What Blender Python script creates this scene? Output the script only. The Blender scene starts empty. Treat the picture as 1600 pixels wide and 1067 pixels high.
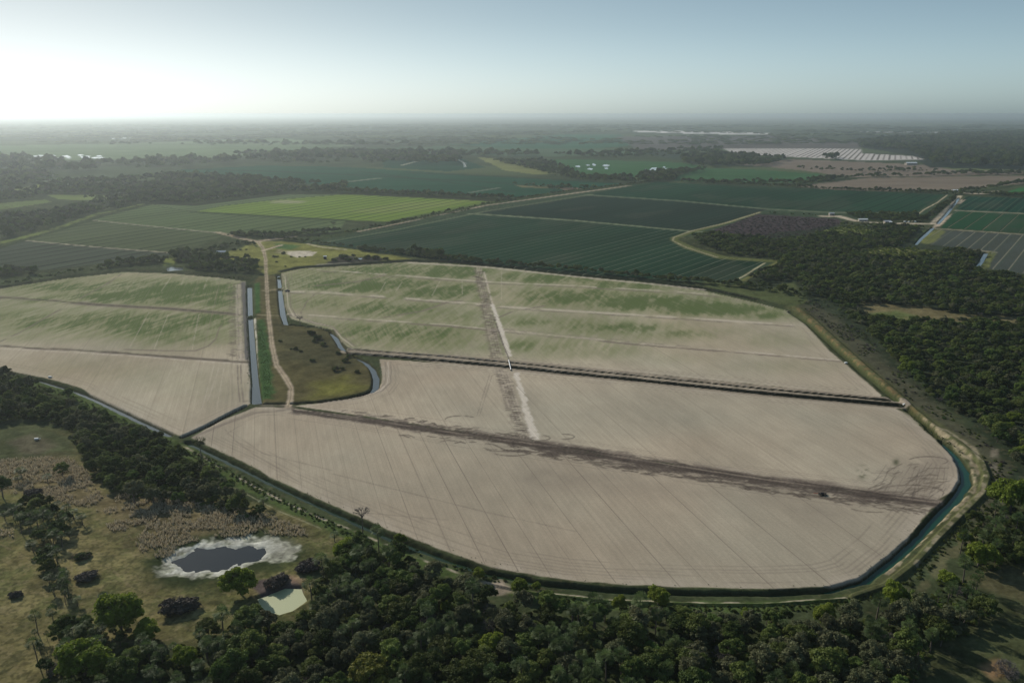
import bpy, math, random
import numpy as np
from mathutils import Vector, Matrix
R = math.radians
random.seed(7); rng = np.random.default_rng(11)
scene = bpy.context.scene
col = scene.collection

# ------------------------------------------------------------------ camera, sky, sun, exposure
FP, YH, H = 1280.0, 178.0, 180.0            # focal length in photo pixels, horizon row, flying height
PITCH = math.atan((533.5 - YH) / FP)
cd = bpy.data.cameras.new('camera'); cam = bpy.data.objects.new('camera', cd); col.objects.link(cam)
cd.sensor_width = 36.0; cd.lens = 36.0 * FP / 1600.0
cd.clip_start = 1.0; cd.clip_end = 200000.0
cam.location = (0, 0, H); cam.rotation_euler = (math.pi / 2 - PITCH, 0, 0)
scene.camera = cam
SUN_EL, SUN_AZ = R(27), R(-40)              # azimuth measured from +Y (the view direction), negative = left
w = bpy.data.worlds.new('World'); scene.world = w; w.use_nodes = True
nt = w.node_tree; bg = nt.nodes['Background']
sky = nt.nodes.new('ShaderNodeTexSky'); sky.sky_type = 'NISHITA'; sky.sun_disc = False
sky.sun_elevation = SUN_EL; sky.sun_rotation = SUN_AZ
sky.altitude = 180; sky.air_density = 1.0; sky.dust_density = 1.6; sky.ozone_density = 2.0
hs = nt.nodes.new('ShaderNodeHueSaturation'); hs.inputs['Saturation'].default_value = .72; nt.links.new(sky.outputs[0], hs.inputs['Color'])
tn = nt.nodes.new('ShaderNodeMix'); tn.data_type = 'RGBA'; tn.blend_type = 'MULTIPLY'; tn.inputs[0].default_value = 1.0
nt.links.new(hs.outputs[0], tn.inputs[6]); tn.inputs[7].default_value = (.70, .98, 1.20, 1); 
# soft shoulder on the glare round the sun, paler air low down
def vm(op, a, b):
    n = nt.nodes.new('ShaderNodeVectorMath'); n.operation = op; nt.links.new(a, n.inputs[0])
    if isinstance(b, tuple): n.inputs[1].default_value = b
    else: nt.links.new(b, n.inputs[1])
    return n.outputs[0]
c_ = tn.outputs[2]; c_ = vm('DIVIDE', c_, vm('ADD', vm('MULTIPLY', c_, (.11, .11, .11)), (1, 1, 1)))
tcw = nt.nodes.new('ShaderNodeTexCoord'); sxw = nt.nodes.new('ShaderNodeSeparateXYZ'); nt.links.new(tcw.outputs['Generated'], sxw.inputs[0])
mrw = nt.nodes.new('ShaderNodeMapRange'); mrw.interpolation_type = 'SMOOTHSTEP'; nt.links.new(sxw.outputs[2], mrw.inputs[0])
mrw.inputs[1].default_value = 0; mrw.inputs[2].default_value = .14; mrw.inputs[3].default_value = 1.95; mrw.inputs[4].default_value = 1.2
scw = nt.nodes.new('ShaderNodeVectorMath'); scw.operation = 'SCALE'; nt.links.new(c_, scw.inputs[0]); nt.links.new(mrw.outputs[0], scw.inputs[3])
nt.links.new(scw.outputs[0], bg.inputs[0]); bg.inputs[1].default_value = 0.10
sl = bpy.data.lights.new('sun', 'SUN'); sl.energy = 4.8; sl.angle = R(0.6); sl.color = (1.0, 0.93, 0.82)
so = bpy.data.objects.new('sun', sl); col.objects.link(so)
SD = Vector((math.sin(SUN_AZ) * math.cos(SUN_EL), math.cos(SUN_AZ) * math.cos(SUN_EL), math.sin(SUN_EL)))
so.rotation_euler = SD.to_track_quat('Z', 'Y').to_euler(); so.location = (0, 0, 400)
scene.view_settings.view_transform = 'Standard'; scene.view_settings.look = 'None'
scene.view_settings.exposure = 0.06; scene.view_settings.gamma = 1.0
scene.cycles.max_bounces = 6; scene.cycles.volume_bounces = 1
scene.cycles.transparent_max_bounces = 8

# ------------------------------------------------------------------ helpers: survey marks (photo pixel -> ground metres)
cp, sp = math.cos(PITCH), math.sin(PITCH)
def G(x, y):
    u = (x - 800) / FP; v = (533.5 - y) / FP
    t = -H / (-sp + v * cp)
    return (u * t, (cp + v * sp) * t)
def W(pts): return np.array([G(*p[:2]) for p in pts])
def mpp(y): return (G(800, y)[1] * cp + H * sp) / FP     # metres per photo pixel on the ground at that row

def Pj(x, y):
    z = y * cp + H * sp; return np.array([800 + FP * x / z, 533.5 - FP * (y * sp - H * cp) / z])
def half_m(pts, P, wpx):
    """half widths in metres across a line whose width was measured on the photo, foreshortening undone"""
    ws = wpx if isinstance(wpx, (list, tuple)) else [wpx] * len(pts); out = []
    for k in range(len(P)):
        a = P[max(k - 1, 0)]; b = P[min(k + 1, len(P) - 1)]; t = (b - a) / (np.hypot(*(b - a)) + 1e-9)
        p0 = Pj(*P[k]); gx = Pj(P[k][0] + 1, P[k][1]) - p0; gy = Pj(P[k][0], P[k][1] + 1) - p0
        J = abs(gx[0] * gy[1] - gx[1] * gy[0]); pt = np.hypot(*(gx * t[0] + gy * t[1])); out.append(.5 * ws[k] * pt / J)
    return out

def _h(ix, iy, s):
    n = (ix.astype(np.int64) * 374761393 + iy.astype(np.int64) * 668265263 + s * 982451653) & 0x7fffffff
    n = ((n ^ (n >> 13)) * 1274126177) & 0x7fffffff
    return ((n ^ (n >> 16)) & 0xffff) / 65535.0
def vn(x, y, s=0):
    fx = np.floor(x); fy = np.floor(y); tx = x - fx; ty = y - fy
    tx = tx * tx * (3 - 2 * tx); ty = ty * ty * (3 - 2 * ty)
    a = _h(fx, fy, s); b = _h(fx + 1, fy, s); c = _h(fx, fy + 1, s); d = _h(fx + 1, fy + 1, s)
    return (a * (1 - tx) + b * tx) * (1 - ty) + (c * (1 - tx) + d * tx) * ty
def fbm(x, y, sc, s=0, o=3, ang=0.0, st=1.0):
    """value noise 0..1; features of size sc metres, stretched st times along direction ang (degrees)"""
    c, sn = math.cos(R(ang)), math.sin(R(ang))
    a = (x * c + y * sn) / (sc * st); b = (-x * sn + y * c) / sc
    r = 0; amp = 1; tot = 0
    for i in range(o):
        r = r + amp * vn(a + 17.3 * i, b - 9.1 * i, s + i); tot += amp; amp *= 0.55; a = a * 2.03; b = b * 2.03
    return r / tot
def sst(a, b, x):
    t = np.clip((x - a) / (b - a), 0, 1); return t * t * (3 - 2 * t)

def sd_poly(x, y, P):
    n = len(P); d = np.full(x.shape, 1e18); ins = np.zeros(x.shape, bool)
    for i in range(n):
        ax, ay = P[i]; bx, by = P[(i + 1) % n]
        ex, ey = bx - ax, by - ay; wx, wy = x - ax, y - ay
        t = np.clip((wx * ex + wy * ey) / (ex * ex + ey * ey + 1e-9), 0, 1)
        d = np.minimum(d, (wx - ex * t) ** 2 + (wy - ey * t) ** 2)
        if ay != by:
            c = ((ay > y) != (by > y)) & (x < (bx - ax) * (y - ay) / (by - ay) + ax); ins ^= c
    d = np.sqrt(d); return np.where(ins, -d, d)
def sd_line(x, y, P, wd=None):
    d = np.full(x.shape, 1e18); wout = np.zeros(x.shape)
    for i in range(len(P) - 1):
        ax, ay = P[i]; bx, by = P[i + 1]; ex, ey = bx - ax, by - ay; wx, wy = x - ax, y - ay
        t = np.clip((wx * ex + wy * ey) / (ex * ex + ey * ey + 1e-9), 0, 1)
        q = (wx - ex * t) ** 2 + (wy - ey * t) ** 2
        if wd is not None:
            m = q < d; wout = np.where(m, wd[i] * (1 - t) + wd[i + 1] * t, wout)
        d = np.minimum(d, q)
    return (np.sqrt(d), wout) if wd is not None else np.sqrt(d)

# ------------------------------------------------------------------ ground grid, finer where it lies nearer
uf = np.arange(-0.75, 0.7501, 0.00122)
uc = 0.75 * 1.09 ** np.arange(1, 26)
U = np.concatenate([-uc[::-1], uf, uc])
yrow = np.arange(1092, 183.6, -1.15)
D = np.array([G(800, y)[1] for y in yrow])
D = np.concatenate([np.arange(40, D[0] - 4, 8.0), D, [48000, 60000]])
NU, ND = len(U), len(D)
YY, UU = np.meshgrid(D, U, indexing='ij')
X = (UU * YY).ravel(); Y = YY.ravel()
N = X.size
zc = Y * cp + H * sp
PX = 800 + FP * X / zc; PY = 533.5 - FP * (Y * sp - H * cp) / zc     # where each vertex sits on the survey sheet
C = np.zeros((N, 3)); Z = np.zeros(N)
REG = np.zeros(N, np.int16)                 # 0 ground, others: named surfaces

def near(P, m):
    lo = P.min(0) - m; hi = P.max(0) + m
    return np.nonzero((X > lo[0]) & (X < hi[0]) & (Y > lo[1]) & (Y < hi[1]))[0]
def mixc(i, wt, c):
    wt = np.clip(wt, 0, 1)[:, None]; C[i] = C[i] * (1 - wt) + np.asarray(c) * wt
def poly(pts, c, soft=2.0, rough=0.0, rsc=20.0, alpha=1.0, var=0.12, vsc=30.0, reg=None, ang=0, st=1, seed=3):
    P = W(pts); i = near(P, soft + rough * 2)
    if not len(i): return i, None
    d = sd_poly(X[i], Y[i], P)
    if rough: d = d + (fbm(X[i], Y[i], rsc, seed + 5) - .5) * 2 * rough
    wt = sst(soft, -soft, d) * alpha
    v = 1 + (fbm(X[i], Y[i], vsc, seed, 3, ang, st) - .5) * 2 * var
    wt1 = np.clip(wt, 0, 1)[:, None]; C[i] = C[i] * (1 - wt1) + (np.asarray(c)[None, :] * v[:, None]) * wt1
    if reg is not None: REG[i[d < 0]] = reg
    return i, d
def line(pts, wpx, c, alpha=1.0, soft=None, rough=0.0, rsc=8.0, breakup=0.0, seed=1, ang=0, st=1, bsc=6.0, reg=None, off=0.0):
    """painted band along a line; wpx full width(s) in photo pixels"""
    P = W(pts)
    ws = wpx if isinstance(wpx, (list, tuple)) else [wpx] * len(pts)
    wm = max(ws)
    if wm < 1.5: alpha = alpha * (wm / 1.5) ** .7; ws = [a * 1.5 / wm for a in ws]
    wd = half_m(pts, P, ws)
    i = near(P, max(wd) * 2 + 4 + rough)
    if not len(i): return i, None
    d, ww = sd_line(X[i], Y[i], P, wd)
    if rough: d = d + (fbm(X[i], Y[i], rsc, seed + 2) - .5) * 2 * rough
    sf = ww * 0.5 if soft is None else soft
    wt = sst(ww + sf, ww - sf, d) * alpha
    if breakup: wt = wt * sst(breakup - .12, breakup + .12, fbm(X[i], Y[i], bsc, seed, 3, ang, st))
    mixc(i, wt, c)
    if reg is not None: REG[i[d < ww]] = reg
    return i, d

SAND = (0.388, 0.330, 0.245); SAND_P = (0.50, 0.43, 0.35); MUD = (0.085, 0.068, 0.056); MUD2 = (0.16, 0.13, 0.105)
DITCH = (0.018, 0.022, 0.014); GR = (0.075, 0.10, 0.035); GRD = (0.035, 0.06, 0.02); BROWN = (0.13, 0.105, 0.06)
WOOD = (0.028, 0.038, 0.022); TEAL = (0.013, 0.036, 0.020); DIRT = (0.36, 0.29, 0.21); YG = (0.15, 0.15, 0.045)

# ---- base: rough pasture and woodland floor
n1 = fbm(X, Y, 60, 1, 4); n2 = fbm(X, Y, 700, 2, 4, 5, 3.0); n3 = fbm(X, Y, 14, 9, 3)
base = np.array([0.042, 0.052, 0.025])[None, :] * (0.45 + .5 * n1 + .65 * n3)[:, None]
fw = sst(1500, 2600, Y)[:, None]
farc = np.array([.042, .056, .028])[None, :] * (0.6 + 0.8 * n1)[:, None]
g2 = sst(.53, .62, n2)[:, None]
farc = farc * (1 - g2) + np.array([0.065, 0.085, 0.04])[None, :] * g2
C[:] = base * (1 - fw) + farc * fw
del base, farc
# far country, one patch after another
far_patches = [
 ([(-200,232),(200,224),(440,216),(560,228),(400,238),(370,246),(180,251),(-200,249)], (.10,.14,.07)),
 ([(560,232),(700,229),(880,232),(1060,236),(1000,243),(820,245),(700,242),(590,243)], (.055,.09,.05)),
 ([(700,226),(760,221),(868,211),(970,211),(1005,226),(940,232),(800,233)], (.03,.09,.05)),
 ([(270,266),(405,259),(540,261),(650,268),(770,276),(985,288),(920,300),(800,309),(690,303),(540,292),(355,277)], (.014,.055,.030)),
 ([(600,250),(720,247),(760,262),(700,268),(600,262)], (.014,.048,.028)),
 ([(745,246),(783,248),(868,271),(840,273),(790,267)], (.15,.16,.06)),
 ([(850,250),(900,249),(1060,254),(1110,262),(1090,268),(1000,277),(910,276),(880,262)], (.035,.09,.035)),
 ([(1050,283),(1060,274),(1104,263),(1178,265),(1280,272),(1288,279),(1250,285),(1170,286)], (.034,.085,.034)),
 ([(960,214),(1200,212),(1345,222),(1345,232),(1130,232),(1000,236)], (.085,.078,.07)),
 ([(1000,236),(1130,240),(1240,250),(1200,262),(1100,258),(1030,246)], (.035,.05,.035)),
 ([(985,204.6),(1060,204.6),(1205,208),(1195,211),(1090,209.5),(1000,207)], (.5,.48,.46)),
 ([(1340,205.6),(1480,206.4),(1470,208.4),(1345,207.6)], (.35,.35,.35)),
 ([(1140,256),(1240,249),(1430,257),(1600,267),(1600,273),(1420,276),(1330,277),(1250,266)], (.15,.122,.095)),
 ([(1245,291),(1357,278),(1650,274),(1650,284),(1480,297),(1390,299),(1290,296)], (.15,.122,.092)),
 ([(1440,258),(1560,264),(1590,268),(1500,267)], (.09,.11,.05)),
 ([(1560,303),(1610,289),(1660,289),(1660,312)], (.028,.1,.03)),
 ([(805,289),(860,291),(870,295),(815,293)], (.13,.12,.06)),
 ([(872,293),(905,294),(918,299),(885,301)], (.17,.12,.085)),
 ([(1330,215),(1620,203),(1620,266),(1450,262),(1425,243),(1345,231)], (.02,.028,.02)),
 ([(90,280),(180,277),(185,279),(100,284)], (.15,.18,.05)), ([(20,297),(60,289),(64,292),(35,300)], (.17,.2,.05)),
 ([(75,305),(190,305.5),(215,311),(160,313),(95,312)], (.13,.165,.055)), ([(-60,326),(0,318),(70,312),(80,316),(20,325),(-40,335)], (.10,.13,.045)), ([(-300,262),(0,258),(250,262),(260,276),(100,282),(0,280),(-300,300)], (.05,.068,.035)), ([(150,322),(175,323),(165,327),(145,326)], (.14,.17,.05)),
 ([(0,333),(30,327),(55,333),(20,350),(-30,352)], (.035,.05,.02)),
]
for pts, c in far_patches:
    yy = sum(p[1] for p in pts) / len(pts); m = mpp(yy)
    depth = m * m * FP / H * 1.3
    poly(pts, c, soft=m * 1.2, rough=m * 5, rsc=m * 40, var=.25, vsc=m * 20, ang=5, st=3)
# white plastic-covered beds
poly([(1130,232.5),(1345,233),(1347,240),(1425,244),(1446,250),(1345,250.5),(1290,248),(1150,241)], (.43,.40,.37), soft=8, reg=20)
for pts in ([(-20,243.6),(40,243.2),(100,245.4),(70,247),(20,246),(-20,246)], [(30,243),(155,242.6),(165,244.6),(110,247.6),(90,246)],
            [(170,216.2),(205,215.6),(210,217),(190,218.4)], [(222,215.2),(240,215.2),(235,216.4)]): pass
# field tracks and hedges in the far green fields
for a in ([(300,264),(420,268),(600,276),(760,285),(900,296)], [(560,268),(700,285),(800,300)], [(640,270),(800,277),(980,287)]):
    line(a, 1.4, (.02,.03,.02), alpha=.8, rough=6, rsc=60)
line([(628,258.5),(645,254),(659,250)], .8, (.4,.38,.3)); 
line([(716,250),(724,254),(728,261)], 1.6, (.35,.36,.33))
line([(545,284),(590,279)], .6, (.25,.24,.18)); line([(735,301),(778,294)], .5, (.25,.24,.18))
line([(0,380),(60,365),(100,353),(150,335),(215,321),(232,317)], [4,4,4,3,2,2], (.12,.15,.045), rough=3, breakup=.36, bsc=20)

# ---- left far farm (grey green and lime beds)
FARM = [
 (1, [(-260,440),(-120,405),(0,388),(40,376.5),(270,396),(240,404),(190,408),(120,417),(50,424),(0,418),(-200,470)], (.050,.060,.042)),
 (2, [(40,375.5),(90,360),(142,344.5),(345,365),(345,370),(310,384),(272,394.5)], (.062,.078,.038)),
 (3, [(143,343.5),(215,326),(233,319),(304,332),(540,344.5),(530,362),(470,366),(345,364)], (.072,.10,.042)),
 (4, [(306,331),(345,322),(449,311),(540,304),(786,316),(700,331),(620,347),(541,344)], (.115,.17,.03)),
 (5, [(234,318.5),(304,321),(380,312),(449,303.5),(540,303.5),(449,310.5),(345,321.5),(304,331.5)], (.088,.118,.055))]
for r, pts, c in FARM: poly(pts, c, soft=1.5, var=.22, vsc=60, reg=r, ang=60, st=3)
poly([(420,315),(440,313),(480,314),(470,318),(430,318)], (.3,.27,.19), soft=8, rough=10, rsc=15, alpha=.6)
poly([(541,330),(640,315),(740,313),(700,322),(600,335)], (.2,.21,.08), soft=20, rough=25, rsc=40, alpha=.4, ang=60, st=4)
for a, ww, c in (([(40,376),(150,386),(270,395.5)], 1.0, (.33,.29,.21)), ([(142,344),(200,350),(345,364.5)], .8, (.3,.27,.2)),
                 ([(304,331.5),(400,337),(540,344.5)], 2.2, (.02,.03,.015)), ([(233,318),(304,320.5),(380,311),(449,302.5),(540,303),(700,309),(790,316)], 2.6, (.03,.035,.02)),
                 ([(233,320),(160,338),(100,358),(40,375),(0,388)], 2.5, (.03,.04,.02))): line(a, ww, c)
# ---- dark green far farm
poly([(470,380),(560,356),(760,320),(920,297),(1025,283),(1060,286),(1480,304),(1510,306),(1500,340),(1300,345),(1190,340),(1100,364),(1052,374),(1078,388),(1130,403),(1220,407),(1165,438),(1140,445),(900,430),(700,408),(570,392)], (.035,.055,.03), soft=2)
GF = [
 (6, [(500,379),(620,357),(735,334),(900,345.5),(1098,363),(1052,371),(1060,383),(1130,403),(1195,409),(1165,425),(1140,441),(900,430),(700,408),(570,391)], TEAL),
 (7, [(740,332),(830,318),(918,305.5),(1060,315),(1200,327.5),(1186,332),(1130,350),(1092,361.5),(900,344)], (.015,.030,.021)),
 (8, [(922,304),(970,294),(1027,285),(1060,286.5),(1474,305),(1430,332),(1290,330.5),(1200,326),(1060,313.5)], (.012,.040,.021)),
 (9, [(1506,307),(1700,312),(1700,338),(1600,333),(1496,328)], (.009,.04,.024)),
 (10, [(1492,330),(1600,335),(1700,340),(1700,380),(1600,365),(1470,356)], (.014,.05,.022)),
 (11, [(1465,359.5),(1600,367.5),(1700,381),(1700,440),(1600,428),(1546,421),(1549,393),(1500,388),(1441,382)], (.055,.065,.055))]
for r, pts, c in GF: 
    i_, d_ = poly(pts, c, soft=1.2, var=.34, vsc=60, reg=r, ang=54, st=4, seed=r)
    mixc(i_, (d_ < 0) * sst(.56, .7, fbm(X[i_], Y[i_], 70, 600 + r, 4, 54, 2.5)) * .35, (.05, .058, .04))
tk = (.30,.27,.19)
for a, ww, c in (([(735,334),(900,345),(1100,363.5)], .9, (.22,.24,.15)), ([(918,305),(1060,314),(1200,327),(1290,332),(1430,334)], .6, (.18,.2,.13)),
                 ([(1494,329),(1600,334),(1700,339)], .6, (.3,.28,.2)), ([(1455,357),(1470,358),(1600,366.5),(1700,381)], .9, (.28,.25,.18)),
                 ([(500,380),(620,359),(760,330),(925,304)], .7, (.16,.18,.1)), ([(1480,305),(1464,317),(1445,327),(1434,335)], 1.5, (.33,.28,.19)),
                 ([(1550,394),(1500,389)], 2, tk)): line(a, ww, c)
# road and levees along the diagonal
line([(480,376),(560,359),(620,347),(700,331),(786,314),(880,300),(985,288),(1025,283)], [9,8,7,6,5,4,3,2], (.035,.05,.02))
line([(560,362),(640,346),(760,321),(920,299),(985,290)], 1.3, DIRT, breakup=.42, bsc=45, ang=58, st=3, alpha=.9)
# yellow-green levee round the dark plot, sandy track on its crest
lev = [(1187,332),(1130,350),(1080,363),(1056,371),(1053,375),(1078,388),(1130,403),(1195,407.5),(1222,408)]
line(lev, [2,3,4,6,8,7,5,4,3], (.10,.11,.04), rough=1)
line([(1222,408),(1195,423),(1165,438)], 8, (.14,.14,.05), rough=1)
line([(1222,409),(1195,424),(1170,438)], 2.4, DITCH)
line([(1210,406),(1130,398),(1082,383),(1068,376)], 1.6, DITCH, alpha=.7)
line([(1187,332),(1130,349.5),(1080,361),(1053,371),(1051,376),(1073,387),(1120,402)], .9, (.36,.31,.2))
line([(1195,411),(1180,420),(1163,431),(1145,440)], 2, (.3,.27,.17))
# dark leafless plot
poly([(1185,335),(1310,342),(1316,349),(1282,366),(1212,377),(1144,370),(1106,362)], (.052,.04,.042), soft=3, rough=4, rsc=25, reg=12, var=.25, vsc=20)
# levelled road east, service yard
poly([(1497,305),(1509,307),(1500,318),(1480,340),(1464,354),(1450,354),(1470,334)], (.06,.07,.035), soft=3)
line([(1500,306),(1490,318),(1472,335),(1458,349)], [6,6,7,8], (.42,.35,.25))
poly([(1456,356),(1466,346),(1488,334),(1481,343),(1468,354)], (.33,.27,.2), soft=2, rough=2, rsc=10)
line([(1498,318),(1505,312)], 5, (.33,.27,.2)); 
line([(1290,338),(1310,338),(1335,345),(1375,349),(1458,350)], [2.5,2.5,2,1.5,1.5], (.38,.32,.24))
line([(1495,299),(1525,303),(1560,299)], 2, (.35,.3,.22)); 
poly([(1437,372),(1466,358),(1478,362),(1460,378),(1440,388)], (.13,.14,.05), soft=3, rough=3, rsc=15)
poly([(1545,393),(1556,394),(1545,418),(1527,424)], (.13,.14,.05), soft=2, rough=2, rsc=15)
poly([(1409,384),(1440,362),(1447,360),(1428,380)], (.07,.12,.035), soft=2)
# right wood floor, its clearings
poly([(1120,375),(1316,352),(1440,356),(1440,380),(1545,395),(1535,425),(1720,440),(1720,760),(1560,740),(1500,660),(1400,590),(1300,500),(1240,470),(1170,440),(1225,410)], WOOD, soft=6, rough=10, rsc=30)
poly([(1280,362),(1330,352),(1380,362),(1360,369),(1300,368)], (.12,.14,.045), soft=4, rough=8, rsc=20)
poly([(1330,392),(1370,385),(1470,392),(1480,400),(1400,408),(1345,402)], (.13,.14,.05), soft=6, rough=8, rsc=25)
poly([(1330,488),(1352,472),(1450,480),(1500,492),(1600,495),(1600,505),(1480,503),(1400,500)], (.13,.11,.055), soft=5, rough=8, rsc=25)
poly([(1335,492),(1400,484),(1430,494),(1400,502),(1345,500)], (.09,.11,.04), soft=6, rough=5)
# meadow with the farm pad
poly([(322,402),(345,396),(371,390),(400,378),(440,377),(466,380),(540,388),(620,400),(658,408),(560,413),(470,421),(436,427),(418,430),(398,420),(360,408)], YG, soft=3, rough=4, rsc=20, var=.35, vsc=25, reg=13)
poly([(430,380),(470,384),(455,390),(428,388)], (.06,.11,.035), soft=6, rough=5)
poly([(256,402),(275,404),(272,414),(256,415)], (.12,.14,.04), soft=2)
poly([(447,393),(480,392),(495,394),(488,400),(465,402),(449,398)], (.42,.37,.29), soft=1.5, rough=2, rsc=8)
poly([(435,389),(448,393),(447,397),(430,395)], (.2,.18,.1), soft=4)
line([(500,414),(530,412),(560,409)], 2.5, (.3,.28,.22), rough=1)
poly([(510,412),(520,404),(540,399),(560,402),(590,400),(604,405),(590,409),(550,411)], (.04,.038,.03), soft=3, rough=4, rsc=12)

# ---- peninsula between the canals
poly([(398,440),(404,432),(430,430),(436,450),(440,480),(449,507),(490,512),(520,517),(536,545),(575,565),(590,580),(592,605),(575,618),(500,628),(455,632),(405,630)], (.085,.075,.035), soft=2, var=.45, vsc=18, reg=13)
poly([(500,600),(540,590),(570,605),(530,618),(490,620)], (.15,.15,.03), soft=12, rough=10, alpha=.6)
poly([(430,500),(450,510),(520,520),(560,570),(500,580),(430,560)], (.05,.05,.028), soft=12, rough=14, alpha=.6)
poly([(398,443),(406,441),(407,488),(399,490)], (.045,.09,.028), soft=1.5, rough=1)
poly([(402,500),(412,498),(420,530),(425,570),(428,624),(407,624),(403,560)], (.042,.078,.026), soft=2, rough=3, rsc=8, var=.35, vsc=5)
line([(398,497),(400,540),(402,590),(404,620)], [4,4,5,5], (.45,.42,.34), breakup=.38, bsc=4)
line([(404,492),(436,493)], 1.5, (.2,.17,.1)); line([(416,454),(437,452)], 3, (.2,.17,.1))

# ---- the big fields
FA = [(-420,545),(-200,490),(0,451),(100,436),(195,425.5),(270,428),(340,434),(383,440),(384,470),(387,520),(389,563),(391,600),(394,628),(384,634),(340,655),(286,682),(270,676),(190,640),(150,622),(128,606),(95,596),(60,588),(0,576),(-200,545),(-420,590)]
FB = [(440,427),(470,420),(560,415),(640,409.5),(700,412),(800,420.5),(900,432),(1000,441),(1100,455),(1180,473),(1235,487),(1252,500),(1290,543),(1330,577),(1376,617),(1376,621),(1200,602),(1000,582),(800,566),(700,558),(560,544),(545,543),(533,532),(524,516),(490,508),(455,498),(446,480),(441,450)]
FC = [(592,561),(700,568),(800,578),(1000,598),(1200,619),(1396,637),(1420,648),(1448,676),(1478,702),(1500,728),(1504,745),(1490,765),(1462,783),(1380,770),(1200,746),(1000,716),(850,692),(700,670),(560,648),(500,640),(460,634),(500,630),(560,622),(588,611),(598,598),(598,580)]
FD = [(300,683),(340,660),(400,636),(450,637),(560,652),(700,676),(850,700),(1000,722),(1200,752),(1380,776),(1462,787),(1440,812),(1400,862),(1350,903),(1305,915),(1200,919),(1080,917),(950,911),(880,905),(770,886),(700,862),(600,824),(520,789),(430,748),(380,720),(330,698)]
for r, pts in ((14, FA), (15, FB), (16, FC), (17, FD)):
    i, d = poly(pts, SAND, soft=.8, rough=.8, rsc=9, var=.0, reg=r)
    x, y = X[i], Y[i]
    v = 1 + (fbm(x, y, 45, 31, 4, 106, 2.5) - .5) * .55 + (fbm(x, y, 6, 32, 3, 106, 2) - .5) * .16 + (fbm(x, y, 1.4, 33, 2, 106, 7) - .5) * .12
    v = v * {14: .98, 15: .98, 16: .95, 17: .84}[r]
    tint = fbm(x, y, 80, 34, 3)
    wt = sst(.8, -.8, d)[:, None]
    cc = np.array(SAND)[None, :] * v[:, None] * (1 + (tint[:, None] - .5) * np.array([.10, -.03, -.08])[None, :])
    C[i] = C[i] * (1 - wt) + cc * wt
    # pale trodden rim
    rim = sst(9, 2, -d) * (d < 0) * sst(.35, .65, fbm(x, y, 12, 35)); mixc(i, rim * .35, (.42, .36, .29))
INF = REG >= 14
# greening crop
blobs = [(600,421,120,12,.8),(700,424,60,10,1),(560,444,120,12,1),(690,456,70,12,.95),(480,440,50,16,.6),(500,475,60,10,.7),(600,482,90,11,.8),(700,494,60,10,.6),(620,520,110,14,.8),(690,535,70,12,.55),(550,512,60,9,.6),
 (850,434,90,9,.8),(980,444,100,9,.8),(900,464,90,11,.95),(1010,474,100,11,1.1),(1120,483,90,9,1.1),(1190,492,50,6,.8),(820,460,45,12,.6),(850,503,70,8,.7),(960,512,100,9,.75),(1060,521,80,9,.6),(1200,530,80,10,.35),(830,541,70,12,.6),(920,550,80,8,.45),(1050,560,120,8,.2),(1220,572,80,8,.25),
 (150,448,150,13,.8),(290,455,90,13,1.05),(240,464,130,10,1.05),(335,468,45,10,.9),(60,468,90,9,.6),(-60,490,120,12,.6),(100,502,130,15,.8),(230,505,110,16,.95),(322,500,45,18,.8),(60,522,80,9,.5),(280,528,90,14,.6),(-80,520,100,10,.4),(150,578,110,14,.25),(320,600,60,20,.2),(250,590,60,14,.22)]
fi = np.nonzero((REG == 14) | (REG == 15))[0]
x, y = X[fi], Y[fi]; gw = np.zeros(len(fi))
for cx, cy, rx, ry, a in blobs:
    q = ((PX[fi] - cx) / (rx * 1.3)) ** 2 + ((PY[fi] - cy) / (ry * 1.4)) ** 2
    gw = np.maximum(gw, a * np.exp(-q * .75))
stk = fbm(x, y, 3.5, 41, 3, 75, 7); stk2 = fbm(x, y, 16, 42, 3, 70, 2.5)
stk3 = fbm(x, y, 1.6, 47, 2, 106, 10)
gw = np.clip(gw * (0.62 + .8 * sst(.25, .75, .35 * stk + .4 * stk2 + .25 * stk3)), 0, 1)
bw = np.maximum(sst(572, 540, PY[fi]) * (REG[fi] == 15) * sst(1120, 900, PX[fi]), sst(505, 470, PY[fi] - (PX[fi] - 900) * .03) * (REG[fi] == 15))
bw = np.maximum(bw, sst(545, 520, PY[fi]) * (REG[fi] == 14))
mixc(fi, bw * (.22 + .6 * stk2 * sst(.3, .6, stk)) , (.20, .215, .105))
mixc(fi, gw * .9, (.125, .155, .055)); mixc(fi, sst(.55, 1., gw) * .7, (.055, .09, .026))
# smudges
for cx, cy, rx, ry, a in ((860,745,60,22,.5),(960,755,70,20,.35),(1060,765,90,20,.3),(1290,800,60,18,.35),(1150,790,60,20,.2),(1225,775,40,10,.3),(1400,780,50,10,.3)):
    m = np.nonzero((REG == 17))[0]
    q = ((PX[m] - cx) / rx) ** 2 + ((PY[m] - cy) / ry) ** 2
    mixc(m, np.exp(-q) * a * (0.3 + fbm(X[m], Y[m], 9, 44, 3)), (.17, .145, .115))
for cx, cy, rx, ry, a in ((1348,738,7,9,.9),(1400,722,5,6,.6),(1395,745,10,4,.35),(650,740,20,8,.0)):
    m = np.nonzero((REG == 16))[0]; q = ((PX[m] - cx) / rx) ** 2 + ((PY[m] - cy) / ry) ** 2
    mixc(m, np.exp(-q) * a * sst(.3, .6, fbm(X[m], Y[m], 4, 46, 3)) * 1.5, (.05, .06, .03))
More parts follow.
